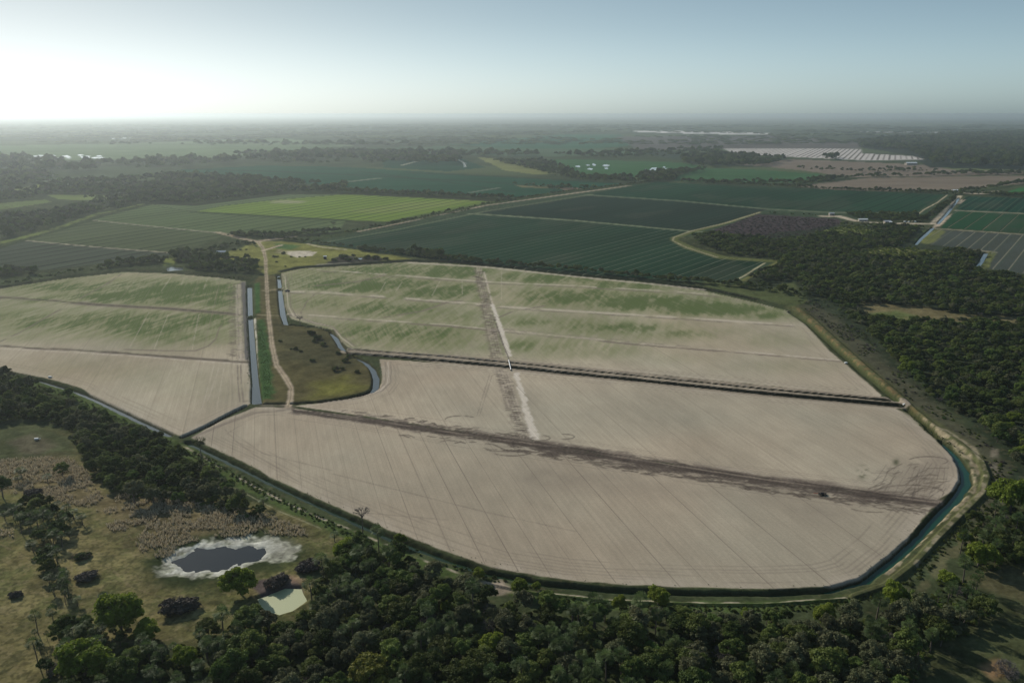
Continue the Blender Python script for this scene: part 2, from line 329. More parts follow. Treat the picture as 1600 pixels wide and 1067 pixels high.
# farm tracks in the green fields: pale sand above dark ruts
T1 = [(500,422),(610,430),(735,439),(760,441),(900,447),(1080,458),(1120,462)]
T2 = [(450,456),(500,457),(600,464),(740,475),(790,480),(900,487),(1050,496),(1235,508)]
T3 = [(450,491),(520,495),(580,500),(700,508),(770,515),(860,524),(1000,537),(1150,549),(1310,563)]
T4 = [(-200,452),(0,465),(60,468),(150,476),(260,482),(372,491)]
T5 = [(-200,520),(0,541),(100,546),(200,552),(300,560),(392,566)]
for T, wp, wd in ((T1, 1.6, 1.2), (T2, 3, 1.3), (T3, 1.8, 2.2)):
    line([(a, b - .5) for a, b in T], wp, SAND_P, alpha=.6, breakup=.42, bsc=14, seed=5, rough=1.5)
    line([(a, b + 1.8) for a, b in T], wd, MUD2, alpha=.85, breakup=.42, bsc=8, seed=6, rough=1, ang=160, st=3)
line([(770,513),(900,526),(1080,543)], 5, MUD2, alpha=.4, breakup=.5, bsc=5)
for T in (T4, T5):
    line(T, 5, MUD2, alpha=.85, breakup=.38, bsc=7, seed=8, rough=1.2, ang=165, st=3)
    line(T, 1.3, (.06,.055,.04), alpha=.9, rough=.5); 
line([(a, b + 3.5) for a, b in T5], 2, SAND_P, alpha=.5, breakup=.4)
# winding and radial ruts
for a in ([(195,546),(260,548),(305,548),(325,541),(337,530),(343,512),(348,505)], [(0,534),(30,520),(60,503),(100,480)], [(125,466),(160,448),(190,428)],
          [(600,496),(660,486),(700,472),(720,470)], [(470,490),(480,470),(492,460)], [(490,447),(560,440),(600,430)], [(770,500),(800,487),(850,478)]):
    line(a, 1.8, MUD2, alpha=.75, breakup=.3, bsc=12, rough=.5)
for a in ([(233,488),(202,544)], [(263,491),(241,545)], [(311,491),(300,546)], [(268,432),(252,455)], [(325,434),(318,452)], [(288,434),(283,445)], [(342,575),(325,625)], [(335,570),(315,640)], [(350,575),(338,640)], [(275,565),(250,610)],
          [(603,440),(594,456)], [(628,441),(618,456)], [(687,440),(675,462)], [(722,436),(722,462)], [(784,422),(784,468)]):
    line(a, 1.0, SAND_P, alpha=.42, rough=.4, breakup=.3, bsc=12)
for a in ([(300,683),(345,665),(400,645),(450,640)], [(352,671),(370,690),(400,712),(440,735),(470,755)], [(360,673),(410,708),(520,735)], [(520,740),(640,770),(760,800),(900,830)], [(560,800),(700,812)], [(745,650),(765,585)], [(749,650),(769,586)]):
    line(a, 1.2, MUD2, alpha=.5, rough=.4)
line([(304,682),(345,664),(395,645),(440,641)], 4, MUD2, alpha=.45, breakup=.4, bsc=6)
# headland wheel marks
def arcs(poly_pts, offs, aa, col_=MUD2, wpx=1.0, reg=None, br=.4):
    P = W(poly_pts); i = near(P, 2); d = -sd_poly(X[i], Y[i], P)
    for o in offs:
        wt = sst(.8, .1, np.abs(d - o)) * aa * sst(br - .1, br + .2, fbm(X[i], Y[i], 25, int(o * 7) % 91, 2)); mixc(i, wt, col_)
arcs(FD, (4, 6, 8.4, 11, 13.2, 16), .38); arcs(FC, (4, 6.2, 9, 11.4), .35); arcs(FB, (5, 7.6, 11), .4); arcs(FA, (5, 8, 12), .35)
for cx, cy, a0, a1, rr in ((800,705,20,170,14),(780,700,30,160,10),(840,684,-60,200,9),(720,655,180,320,11),(880,682,-90,90,8),(1420,770,180,380,25),(1240,765,10,170,14),(1320,775,0,160,16),(1370,790,10,150,20),(1450,720,200,400,14)):
    pts = [(cx + rr * 2.2 * math.cos(R(t)), cy + rr * .5 * math.sin(R(t))) for t in np.linspace(a0, a1, 10)]
    line(pts, 1.8, MUD, alpha=.7, breakup=.3, bsc=10)
# tyre churned corner on the east
for k in range(16):
    a = (1385 + k * 6.5, 726 + (k % 5) * 3 - k * .5); b = (1345 + k * 8, 782 - (k % 3) * 4)
    line([a, ((a[0] + b[0]) / 2 + 8 * math.sin(k), (a[1] + b[1]) / 2), b], 1.2, MUD if k % 3 else MUD2, alpha=.6, breakup=.4, bsc=10, seed=k)
poly([(1340,770),(1390,735),(1440,712),(1480,712),(1490,735),(1470,770),(1440,790)], MUD2, soft=10, rough=10, rsc=12, alpha=.45)
# the mud road across the fields
MR = [(448,633),(462,642),(560,655),(700,676),(800,690),(850,697),(930,709),(1000,720),(1100,736),(1200,751),(1300,764),(1380,776),(1462,786)]
line(MR, [7,8,10,10,12,16,17,18,18,18,18,17,13], MUD2, alpha=.9, soft=2, rough=4, rsc=5, breakup=.42, bsc=2.6, ang=163, st=5)
line(MR, [5,5,6,7,10,14,13,13,12,12,12,12,8], MUD, alpha=.95, soft=1.5, rough=2.5, rsc=4, breakup=.33, bsc=2.2, ang=163, st=6, reg=18)
line([(a, b + 9) for a, b in MR[4:]], 12, MUD, alpha=.95, soft=2, breakup=.50, bsc=2.4, ang=158, st=3.5, seed=12, rough=5)
line([(a, b - 5) for a, b in MR[2:]], 9, MUD2, alpha=.8, soft=2, breakup=.52, bsc=2.2, ang=150, st=4, seed=13)
line([(a, b + 15) for a, b in MR[5:11]], 7, MUD, alpha=.85, soft=2, breakup=.58, bsc=2.6, ang=168, st=5, seed=14, rough=4)
for o in (-4, -1.5, .8, 3.2): line([(a, b + o) for a, b in MR], 1.0, (.04,.033,.028), alpha=.9, rough=.8, rsc=20)
line([(a, b - 1.5) for a, b in MR], 1.2, (.26,.21,.165), alpha=.7, breakup=.4, bsc=25)
# haul strip (north-south): ruts then pale ridge
ST = [(747,416),(752,445),(760,480),(768,520),(778,560),(788,590),(798,625),(808,650),(820,684)]
line(ST, [11,14,18,21,20,20,22,26,36], MUD2, alpha=.45, breakup=.48, bsc=3, ang=8, st=3, seed=21)
line(ST, [8,10,12,14,12,12,14,16,20], MUD, alpha=.7, breakup=.62, bsc=1.6, ang=5, st=3.5, seed=22)
for o in (-8, -4.5, -1, 3, 6.5): line([(a + o * (b - 200) / 330, b) for a, b in ST], .9, (.46,.39,.31) if o % 2 else MUD2, alpha=.6, rough=.8, rsc=20, breakup=.3, bsc=10)
line([(756,424),(764,455),(771,480)], 3, SAND_P, alpha=.7, breakup=.35, bsc=8)
line([(769,475),(778,500),(788,530),(796,556)], [5,6,7,7], (.56,.5,.42), alpha=.95, rough=1, rsc=5)
line([(775,505),(785,535),(795,560)], 2.2, (.12,.1,.085), alpha=.9, rough=.6)
line([(806,583),(814,610),(822,640),(836,684)], [7,9,10,13], (.56,.5,.42), alpha=.9, rough=1.5, rsc=5, breakup=.18)
rt = random.Random(5)
def st_at(y):
    for (a, b), (c, d) in zip(ST[:-1], ST[1:]):
        if b <= y <= d: return a + (c - a) * (y - b) / (d - b)
    return ST[-1][0]
yy_ = 425.0
while yy_ < 682:
    if not 562 < yy_ < 582:
        for q in range(rt.choice((1, 2, 2, 3))):
            xo = st_at(yy_) + rt.uniform(-9, 7) * (.5 + yy_ / 900); L_ = rt.uniform(2, 6) * (.4 + yy_ / 700)
            line([(xo - L_ / 2, yy_), (xo + L_ / 2, yy_ + .4)], rt.uniform(.7, 1.3), MUD, alpha=rt.uniform(.6, .95), soft=.4)
    yy_ += (1.1 + yy_ / 330)
def mr_at(x):
    for (a, b), (c, d) in zip(MR[:-1], MR[1:]):
        if a <= x <= c: return b + (d - b) * (x - a) / (c - a)
    return MR[-1][1]
for q in range(230):
    x0 = rt.uniform(560, 1440); bias = 1 if x0 > 840 else (-.6 if rt.random() < .7 else .8); y0 = mr_at(x0) + rt.uniform(2, 20) * bias; L_ = rt.uniform(6, 26); sl_ = rt.uniform(-.12, .32); cv = rt.uniform(-2.5, 2.5)
    line([(x0, y0), (x0 + L_ / 2, y0 + sl_ * L_ / 2 + cv), (x0 + L_, y0 + sl_ * L_)], rt.uniform(.8, 1.9), MUD if rt.random() < .65 else (.05,.04,.034), alpha=rt.uniform(.5, .9), soft=.4)
for q in range(70):
    x0 = rt.uniform(1360, 1485); y0 = 716 + rt.random() ** .7 * 60; L_ = rt.uniform(8, 40); an = R(rt.uniform(105, 150)) if rt.random() < .6 else R(rt.uniform(160, 200))
    if x0 + y0 * .9 < 2040: continue
    line([(x0, y0), (x0 + L_ * .5 * math.cos(an) + rt.uniform(-2, 2), y0 + L_ * .5 * math.sin(an) * .6), (x0 + L_ * math.cos(an), y0 + L_ * math.sin(an) * .6)], rt.uniform(.8, 1.6), MUD, alpha=rt.uniform(.4, .85), soft=.4)
for q in range(60):
    x0 = rt.uniform(500, 830); y0 = mr_at(x0) - rt.uniform(2, 12); L_ = rt.uniform(4, 18); line([(x0, y0), (x0 + L_, y0 + rt.uniform(-1.5, 4))], rt.uniform(.7, 1.4), MUD, alpha=rt.uniform(.4, .8), soft=.4)
for q in range(46):
    k_ = rt.random(); x0 = 358 + rt.uniform(-3, 16); y0 = 442 + k_ * 118; line([(x0, y0), (x0 + rt.uniform(3, 8), y0 + rt.uniform(-1, 1))], rt.uniform(.7, 1.2), MUD, alpha=rt.uniform(.4, .8), soft=.4)
# tracks beside west canal and the dark spoil strip
line([(373,445),(373,490),(375,530),(377,562)], 9, (.42,.36,.29), alpha=.6, breakup=.35, bsc=4)
for xo in (366, 371, 377): line([(xo, 444), (xo + 1, 500), (xo + 3, 560)], 1.4, MUD2, alpha=.7, rough=.8, breakup=.35, bsc=4)
line([(360,448),(361,500),(364,555)], 8, MUD2, alpha=.45, breakup=.5, bsc=3, ang=0, st=3)
line([(380,441),(382,480),(384,520),(386,562)], [7,7,7,7], (.11,.105,.1), rough=.6)
for xo in (-2, 3): line([(373+xo,570),(374+xo,600),(377+xo,628)], 2, MUD2, alpha=.7, rough=.5)
line([(386,628),(420,633),(452,636)], 7, MUD2, alpha=.5, breakup=.45, bsc=5)
for o in (0, 4, 8): line([(440+o,430),(444+o,455),(447+o,480),(455+o,494),(490,503+o*.3),(520,511),(530+o,528),(548+o,541)], 1.4, SAND_P if o % 8 else MUD2, alpha=.7)
for o in (0, 4, 8): line([(602+o,565),(603+o,580),(602+o,598),(590+o,610),(560,620+o*.3),(500,630)], 1.3, SAND_P if o == 4 else MUD2, alpha=.7)
for o in (0,): line([(545,545),(640,553),(740,561),(790,567)], 2.5, SAND_P, alpha=.6, breakup=.3)

# ---- lanes
ROADS = [([(403,378),(411,388),(415,405),(416,430),(418,470),(421,505),(425,540),(432,570),(447,592),(455,606),(454,622),(450,636)], [5,5,5,5,5,6,7,8,8,8,9,10]),
         ([(340,363),(352,366),(375,372),(403,378)], 3.2), ([(403,377),(425,374),(455,370)], 2.6)]
for pts, ww in ROADS:
    line(pts, ww, DIRT, alpha=.9, rough=.7, rsc=6, reg=19)
    line(pts, 1.6, (.12,.1,.05), alpha=.55, breakup=.3)
line([(440,383),(410,392)], 2, DIRT); line([(480,381),(500,386),(540,390)], 1.6, (.3,.27,.17))

# ---- south-west pasture
SW = [(-300,640),(0,668),(60,668),(110,680),(140,745),(260,775),(400,790),(440,800),(520,830),(556,840),(500,880),(480,960),(300,1000),(100,1000),(60,1120),(-300,1120)]
i, d = poly(SW, (.155,.135,.06), soft=6, rough=6, var=.35, vsc=16, reg=21)
m = np.nonzero(REG == 21)[0]
mixc(m, sst(.45, .65, fbm(X[m], Y[m], 22, 51, 4)) * .65, (.075, .09, .032))
mixc(m, sst(.5, .7, fbm(X[m], Y[m], 2.0, 52, 3)) * .45, (.20, .165, .09))
mixc(m, sst(.52, .66, fbm(X[m], Y[m], 1.3, 53, 2)) * .5, (.045, .045, .022))
mixc(m, sst(.60, .72, fbm(X[m], Y[m], 9, 56, 4)) * .45, (.035, .042, .02))
poly([(0,668),(60,665),(112,680),(118,712),(60,722),(-60,730),(-60,672)], (.062,.07,.034), soft=4, rough=4, var=.4, vsc=8)
poly([(15,690),(50,678),(85,695),(60,708),(25,706)], (.12,.1,.07), soft=5, rough=6, alpha=.6)
REEDS = [[(-60,722),(40,716),(105,712),(135,735),(150,765),(260,780),(330,790),(420,805),(470,822),(480,838),(420,836),(330,840),(290,850),(260,872),(225,868),(210,850),(230,820),(160,800),(60,775),(-60,765)],
         [(165,820),(195,805),(225,815),(200,828),(175,830)], [(-40,825),(20,828),(22,840),(-40,838)]]
for k, P_ in enumerate(REEDS): poly(P_, (.115,.092,.05), soft=6, rough=7, rsc=10, alpha=.8, var=.6, vsc=3)
for a in ([(0,850),(60,880),(110,900)], [(110,905),(113,890),(110,870)], [(118,915),(150,930),(190,925)], [(200,835),(260,900),(240,930)], [(150,860),(200,915),(260,935),(330,930)]): line(a, 1.3, (.2,.16,.09), alpha=.5, rough=1)
PO = [(246,878),(263,865),(297,854),(331,841),(371,834),(418,836),(449,844),(469,858),(452,875),(405,878),(358,895),(304,903),(250,897)]
PI = [(267,875),(294,868),(303,860),(311,853),(341,854),(375,848),(400,848),(425,856),(418,866),(381,876),(351,888),(317,891),(283,887)]
poly([(220,880),(250,855),(330,832),(400,822),(440,835),(490,858),(470,880),(410,890),(360,905),(300,915),(240,912)], (.035,.045,.02), soft=5, rough=5, rsc=8)
poly(PO, (.25,.25,.195), soft=1.4, rough=5, rsc=4, var=.9, vsc=1.6)
poly([(255,880),(275,866),(310,850),(372,842),(420,846),(438,858),(420,870),(375,884),(320,896),(270,893)], (.40,.395,.34), soft=1.2, rough=7, rsc=4, var=.6, vsc=1.8, alpha=.85)
poly([(420,838),(449,844),(469,858),(452,872),(425,872)], (.2,.19,.15), soft=4, rough=3, alpha=.6, var=.4, vsc=2)
poly([(395,918),(405,905),(455,901),(470,912),(475,922),(420,940)], (.075,.06,.055), soft=1, rough=1.5)
poly([(415,905),(460,898),(480,905),(470,912)], (.22,.15,.1), soft=2, rough=2, alpha=.7)
# south canal's outer bank: green verge, bare patches
OB = [(40,598),(110,615),(160,640),(215,668),(262,690),(310,715),(372,752),(440,788),(500,815),(545,832),(600,855),(660,880),(740,910),(830,930),(950,943),(1100,948),(1200,948),(1320,940)]
line(OB, [16]*18, (.06,.085,.028), rough=2, rsc=8)
line([(a, b - 6) for a, b in OB[4:]], 3, (.33,.28,.21), breakup=.5, bsc=6, alpha=.9)
line([(330,745),(372,765),(440,800),(500,825)], 1.2, (.25,.24,.15), breakup=.42, bsc=4, alpha=.8)
line([(a, b - 5) for a, b in OB[12:]] + [(1370,920)], 2.6, (.36,.31,.23), breakup=.46, bsc=5, alpha=.9, rough=.8)
poly([(735,912),(790,905),(800,925),(760,930)], (.35,.28,.22), soft=2, rough=3, rsc=5, alpha=.8)
# east bank: ochre levee top, wet margin, scrub ground
EB = [(1240,480),(1262,497),(1300,532),(1345,572),(1400,618),(1418,636),(1450,662),(1492,690),(1528,720),(1538,745),(1530,772),(1496,806),(1460,842),(1425,880),(1380,915),(1330,932)]
line([(a + 22, b + 2) for a, b in EB[:12]] , [30,32,34,36,38,38,36,34,34,32,30,28], (.06,.06,.038), rough=4, rsc=12)
line(EB, [14,16,18,18,18,18,20,22,24,26,24,22,22,20,18,12], (.075,.08,.036), rough=3, rsc=8)
line(EB[:7], [3,5,6,6,6,5,3], (.15,.11,.055), breakup=.5, bsc=3, rough=2.2, soft=1.5)
line([(1430,648),(1470,678),(1505,705),(1522,728),(1524,750),(1516,772),(1484,800),(1448,834),(1414,872),(1385,898)], [5,6,8,9,9,8,7,6,5,4], (.27,.225,.15), breakup=.42, bsc=3, rough=1.8, alpha=.85)
line([(1475,672),(1520,700),(1540,735),(1536,770),(1500,806),(1462,845),(1430,885)], 7, (.26,.22,.15), breakup=.42, bsc=5, alpha=.7)
line([(1555,700),(1552,730),(1570,760)], 12, (.2,.17,.13), breakup=.5, bsc=5, alpha=.6)
line([(1565,790),(1520,830),(1480,870),(1440,920)], 18, (.10,.095,.05), rough=4, alpha=.8, breakup=.35, bsc=7)
poly([(1240,440),(1200,452),(1100,438),(1100,452),(1180,466),(1240,480),(1262,470)], (.07,.085,.035), soft=3, rough=3)
poly([(1505,905),(1560,880),(1600,890),(1640,900),(1640,960),(1560,930)], (.085,.08,.04), soft=3, rough=4)
poly([(1440,1000),(1520,960),(1560,935),(1700,950),(1700,1130),(1400,1130)], (.055,.062,.028), soft=4, rough=5, var=.4, vsc=8)
poly([(1535,1042),(1560,1030),(1580,1050),(1550,1058)], (.2,.13,.07), soft=2, rough=2)
line([(545,548.5),(640,555.5),(700,561),(800,570.5),(1000,590.5),(1200,611.5),(1395,629.5)], [8,10,14,16,17,18,16], (.25,.21,.16), soft=.6)
# headland rim north of field B
line([(440,424),(470,417.5),(560,412),(640,407),(700,409),(800,417.5),(900,428.5),(1000,437.5),(1100,450),(1180,467)], [3,4,4,4,4,4,4,4,4,4], DITCH, rough=.5)
line([(0,449),(100,433),(195,422.5),(270,425),(340,430),(384,435)], [4,4,4,4,5,5], (.03,.035,.018)); line([(-200,487),(0,449)], 5, DITCH)
line([(640,410.5),(760,417.5),(900,432.5),(1030,445),(1100,453)], 1.6, SAND_P, alpha=.7)

rough_i = np.nonzero((REG == 0) | (REG == 13) | (REG == 21) | (REG == 19))[0]; rough_i = rough_i[Y[rough_i] < 1700]
mot = fbm(X[rough_i], Y[rough_i], 4.5, 301, 4); mot2 = fbm(X[rough_i], Y[rough_i], 16, 305, 3)
C[rough_i] *= (.35 + .75 * mot + .55 * mot2)[:, None]
mixc(rough_i, sst(.62, .74, fbm(X[rough_i], Y[rough_i], 2.4, 309, 3)) * .3 * (REG[rough_i] == 0), (.12, .105, .06))
# ---- relief: canals, dry ditches, levees (metres)
def carve(pts, wpx, depth, bank=2.2, cross=(), dark=None, lvl=None):
    P = W(pts); ws = wpx if isinstance(wpx, (list, tuple)) else [wpx] * len(pts)
    wd = [.5 * a * mpp(p[1]) for a, p in zip(ws, pts)]
    i = near(P, max(wd) + bank + 3); d, ww = sd_line(X[i], Y[i], P, wd)
    d = d + (fbm(X[i], Y[i], 6, 61, 3) - .5) * 1.3
    f = sst(ww + bank, ww - .6, d)
    for cx, cy, cr in cross:
        gx, gy = G(cx, cy); f = f * sst(cr * .7, cr * 1.3, np.hypot(X[i] - gx, Y[i] - gy))
    Z[i] = np.minimum(Z[i], -depth * f + Z[i] * (1 - f))
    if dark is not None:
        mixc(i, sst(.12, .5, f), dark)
def levee(pts, wpx, h):
    P = W(pts); ws = wpx if isinstance(wpx, (list, tuple)) else [wpx] * len(pts)
    wd = [.5 * a * mpp(p[1]) for a, p in zip(ws, pts)]
    i = near(P, max(wd) * 2); d, ww = sd_line(X[i], Y[i], P, wd)
    Z[i] = np.maximum(Z[i], h * sst(ww * 1.15, ww * .55, d))
Z += (fbm(X, Y, 5, 71, 3) - .5) * .5 * (~INF) * (Y < 1500) + (fbm(X, Y, 40, 72, 2) - .5) * .3 * (~INF) * (Y < 3000)
levee([(a + 4, b + 1) for a, b in EB], [14]*16, 1.3)
levee([(a, b - 3) for a, b in OB[12:]], 6, .8)
CAN = {
 'south_west': ([(30,590),(60,593),(100,605),(125,613),(150,624),(200,648),(240,667),(266,679)], [3,3,4,5,5,6,6,6], 2.4),
 'south': ([(294,690),(320,702),(372,727),(440,761),(520,798),(560,816),(620,843),(700,873),(760,893),(850,911),(950,921),(1080,926),(1200,927),(1290,922),(1350,907),(1400,870),(1440,832),(1472,798),(1496,774),(1510,752),(1508,733),(1492,708),(1470,688)], [5,5,5,5,5,6,6,6,5,5,4,3,3,4,6,7,8,9,10,11,10,6,3], 2.6),
 'west': ([(390,447),(390.5,470),(391,489),(393,520),(396,560),(399,595),(401,628)], [6,6,6,6,7,8,13], 2.6),
 'lane': ([(435,429),(437,447),(439,468),(442,490),(447,506)], [3,5,6,7,5], 2.4),
 'bend': ([(517,519),(525,527),(532,540),(538,546)], [3,6,6,4], 2.2),
 'pen': ([(556,558),(570,564),(582,575),(588,590),(587,604),(580,612)], [3,4,7,8,8,4], 2.2),
 'road_east': ([(1499,309),(1480,334),(1466,349)], [3,3,3.4], 2.4), 'east_low': ([(1458,356),(1447,366),(1440,372),(1431,382)], [3.5,4.5,4,3], 2.4),
 'stub': ([(1541,395),(1533,409),(1525,420)], [5,5,4], 2.4)}
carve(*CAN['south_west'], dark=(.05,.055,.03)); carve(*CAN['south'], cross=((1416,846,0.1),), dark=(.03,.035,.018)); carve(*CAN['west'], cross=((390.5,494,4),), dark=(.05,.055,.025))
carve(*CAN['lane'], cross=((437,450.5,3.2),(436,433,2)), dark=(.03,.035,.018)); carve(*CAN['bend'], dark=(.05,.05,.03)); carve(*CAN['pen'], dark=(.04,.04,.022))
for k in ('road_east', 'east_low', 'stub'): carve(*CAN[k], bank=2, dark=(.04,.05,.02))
DITCH_SHADE = (.012,.014,.009)  # dry ditches: dark growth, with the shade of the steep banks painted in
carve([(448,507),(470,509),(500,511),(518,519)], 2, 1.8, 1.2, dark=DITCH_SHADE); carve([(538,546),(548,553),(558,559)], 2, 1.8, 1.0, dark=DITCH_SHADE)
carve([(286,682),(320,667),(352,650),(383,634)], [5,5.5,6,5], 2.4, 1.6, dark=DITCH_SHADE)
carve([(545,552),(600,556),(700,564),(800,573.5),(1000,594),(1200,615),(1402,633)], [4,5,5.5,6,6,6,7], 3.0, .8, cross=(), dark=DITCH_SHADE)
carve([(545,545.5),(640,552.5),(700,557),(800,566.5),(1000,587),(1200,608),(1385,625)], [1.8,1.8,2.2,2.4,2.4,2.4,4], 1.8, .5, dark=DITCH_SHADE)
line([(545,552),(600,556),(700,564),(800,573.5),(1000,594),(1200,615),(1402,633)], [2.5,3.5,4,4.5,5,5.5,7], DITCH_SHADE, soft=.8, rough=.8)  # bank shade of the main ditch painted over as a near-black line
line([(545,545.5),(640,552.5),(700,557),(800,566.5),(1000,587),(1200,608),(1385,625)], [1.5,1.5,1.6,2,2,2.2,4], DITCH_SHADE, soft=.5, rough=.6)  # same painted shade along the thin upper ditch
carve([(457,630),(500,627.5),(545,621),(572,614),(582,608)], [5,5,6,6,5], 2.2, 1.4, dark=DITCH_SHADE); carve([(410,630),(445,630)], 5, 2, 1.4, dark=DITCH_SHADE)
carve([(440,424.5),(470,418),(560,412.5),(640,407.5),(700,409.5),(800,418),(900,429),(1000,438),(1100,450.5),(1180,468)], 3, 2, 2, dark=DITCH_SHADE)
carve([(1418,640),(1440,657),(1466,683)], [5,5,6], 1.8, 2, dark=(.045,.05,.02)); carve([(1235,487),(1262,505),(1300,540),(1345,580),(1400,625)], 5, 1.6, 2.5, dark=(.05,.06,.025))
# pond basins
def basin(pts, depth, soft, rough=1.6):
    P = W(pts); i = near(P, soft * 2 + 2); d = sd_poly(X[i], Y[i], P) + (fbm(X[i], Y[i], 6, 81, 3) - .5) * 2 * rough
    f = sst(soft, -soft, d); Z[i] = Z[i] * (1 - f) - depth * f
basin(PO, .35, 3, .5); basin(PI, 1.0, 3.2, 5.5)
P2 = [(400,932),(420,925),(445,915),(472,916),(481,935),(458,951),(436,958),(410,950)]
basin(P2, 1.5, 1.6, .4)
for e in ([(258,419),(268,416.5),(287,418),(284,422),(262,423)], [(557,402.5),(567,402.5),(564,405.5)]): basin(e, 1.2, 1.5, .5)

# ------------------------------------------------------------------ build the ground from the grid, one object per named surface
idx = np.arange(N).reshape(ND, NU)
Q = np.stack([idx[:-1, :-1], idx[:-1, 1:], idx[1:, 1:], idx[1:, :-1]], -1).reshape(-1, 4)
FR = REG[Q[:, 0]]

def lk(nt, a, b): nt.links.new(a, b)
def nd(nt, t, **k):
    n = nt.nodes.new(t)
    for a, b in k.items(): setattr(n, a, b)
    return n
def mathn(nt, op, a, b=None, c=None):
    n = nd(nt, 'ShaderNodeMath', operation=op)
    for j, v in enumerate((a, b, c)):
        if v is None: continue
        if isinstance(v, (int, float)): n.inputs[j].default_value = v
        else: lk(nt, v, n.inputs[j])
    return n.outputs[0]
def mulc(nt, c, f):
    n = nd(nt, 'ShaderNodeVectorMath', operation='SCALE'); lk(nt, c, n.inputs[0])
    if isinstance(f, (int, float)): n.inputs[3].default_value = f
    else: lk(nt, f, n.inputs[3])
    return n.outputs[0]
def new_mat(name):
    m = bpy.data.materials.new(name); m.use_nodes = True
    b = m.node_tree.nodes['Principled BSDF']; b.inputs['Roughness'].default_value = 1.0
    b.inputs['Specular IOR Level'].default_value = 0.0
    return m, m.node_tree, b
def noise(nt, vec, sc, det=3, rough=.6):
    n = nd(nt, 'ShaderNodeTexNoise'); n.inputs['Scale'].default_value = sc; n.inputs['Detail'].default_value = det
    n.inputs['Roughness'].default_value = rough; lk(nt, vec, n.inputs['Vector']); return n.outputs['Fac']
def ground_mat(name, rows=(), grain=.35, gsc=.7, bump=.25):
    """Col attribute x fine grain x drawn bed lines. rows: (direction deg, spacing m, width fraction, factor colour, strength, phase jitter)"""
    m, t, b = new_mat(name)
    at = nd(t, 'ShaderNodeAttribute', attribute_name='Col'); tc = nd(t, 'ShaderNodeTexCoord'); pos = tc.outputs['Object']
    g = noise(t, pos, gsc, 4, .65)
    f = mathn(t, 'MULTIPLY_ADD', g, 2 * grain, 1 - grain)
    c = mulc(t, at.outputs['Color'], f)
    hsum = mathn(t, 'MULTIPLY', g, .5)
    sep = nd(t, 'ShaderNodeSeparateXYZ'); lk(t, pos, sep.inputs[0])
    for (ang, spc, wid, fc, stg, wob) in rows:
        nx, ny = -math.sin(R(ang)), math.cos(R(ang))
        cc = mathn(t, 'ADD', mathn(t, 'MULTIPLY', sep.outputs[0], nx), mathn(t, 'MULTIPLY', sep.outputs[1], ny))
        if wob:
            wn = noise(t, pos, .02, 2); cc = mathn(t, 'ADD', cc, mathn(t, 'MULTIPLY', wn, wob))
        q = mathn(t, 'DIVIDE', cc, spc); fl = mathn(t, 'FLOOR', q); fr = mathn(t, 'SUBTRACT', q, fl)
        tri = mathn(t, 'ABSOLUTE', mathn(t, 'SUBTRACT', fr, .5))
        mr = nd(t, 'ShaderNodeMapRange', interpolation_type='SMOOTHSTEP'); lk(t, tri, mr.inputs[0])
        mr.inputs[1].default_value = wid; mr.inputs[2].default_value = wid * .3; mr.inputs[3].default_value = 0; mr.inputs[4].default_value = 1
        wnn = nd(t, 'ShaderNodeTexWhiteNoise', noise_dimensions='1D'); lk(t, fl, wnn.inputs['W'])
        s = mathn(t, 'MULTIPLY', mr.outputs[0], mathn(t, 'MULTIPLY_ADD', wnn.outputs['Value'], stg * .9, stg * .35))
        big = noise(t, pos, .05, 3)
        s = mathn(t, 'MULTIPLY', s, mathn(t, 'MULTIPLY_ADD', big, 1.3, .3)); 
        cl = nd(t, 'ShaderNodeClamp'); lk(t, s, cl.inputs[0]); s = cl.outputs[0]
        mx = nd(t, 'ShaderNodeMix', data_type='RGBA'); lk(t, s, mx.inputs[0]); lk(t, c, mx.inputs[6]); mx.inputs[7].default_value = (*fc, 1)
        c = mx.outputs[2]
    lk(t, c, b.inputs['Base Color'])
    if bump:
        bp = nd(t, 'ShaderNodeBump'); bp.inputs['Strength'].default_value = bump; bp.inputs['Distance'].default_value = .35
        lk(t, hsum, bp.inputs['Height']); lk(t, bp.outputs[0], b.inputs['Normal'])
    return m
SR = (106.5, 11.6, .032, (.15,.12,.095), .6, 0); SF = (106.5, 1.83, .26, (.22,.185,.14), .22, .3); SW2 = (106.5, 3.66, .12, (.19,.155,.12), .2, .3)
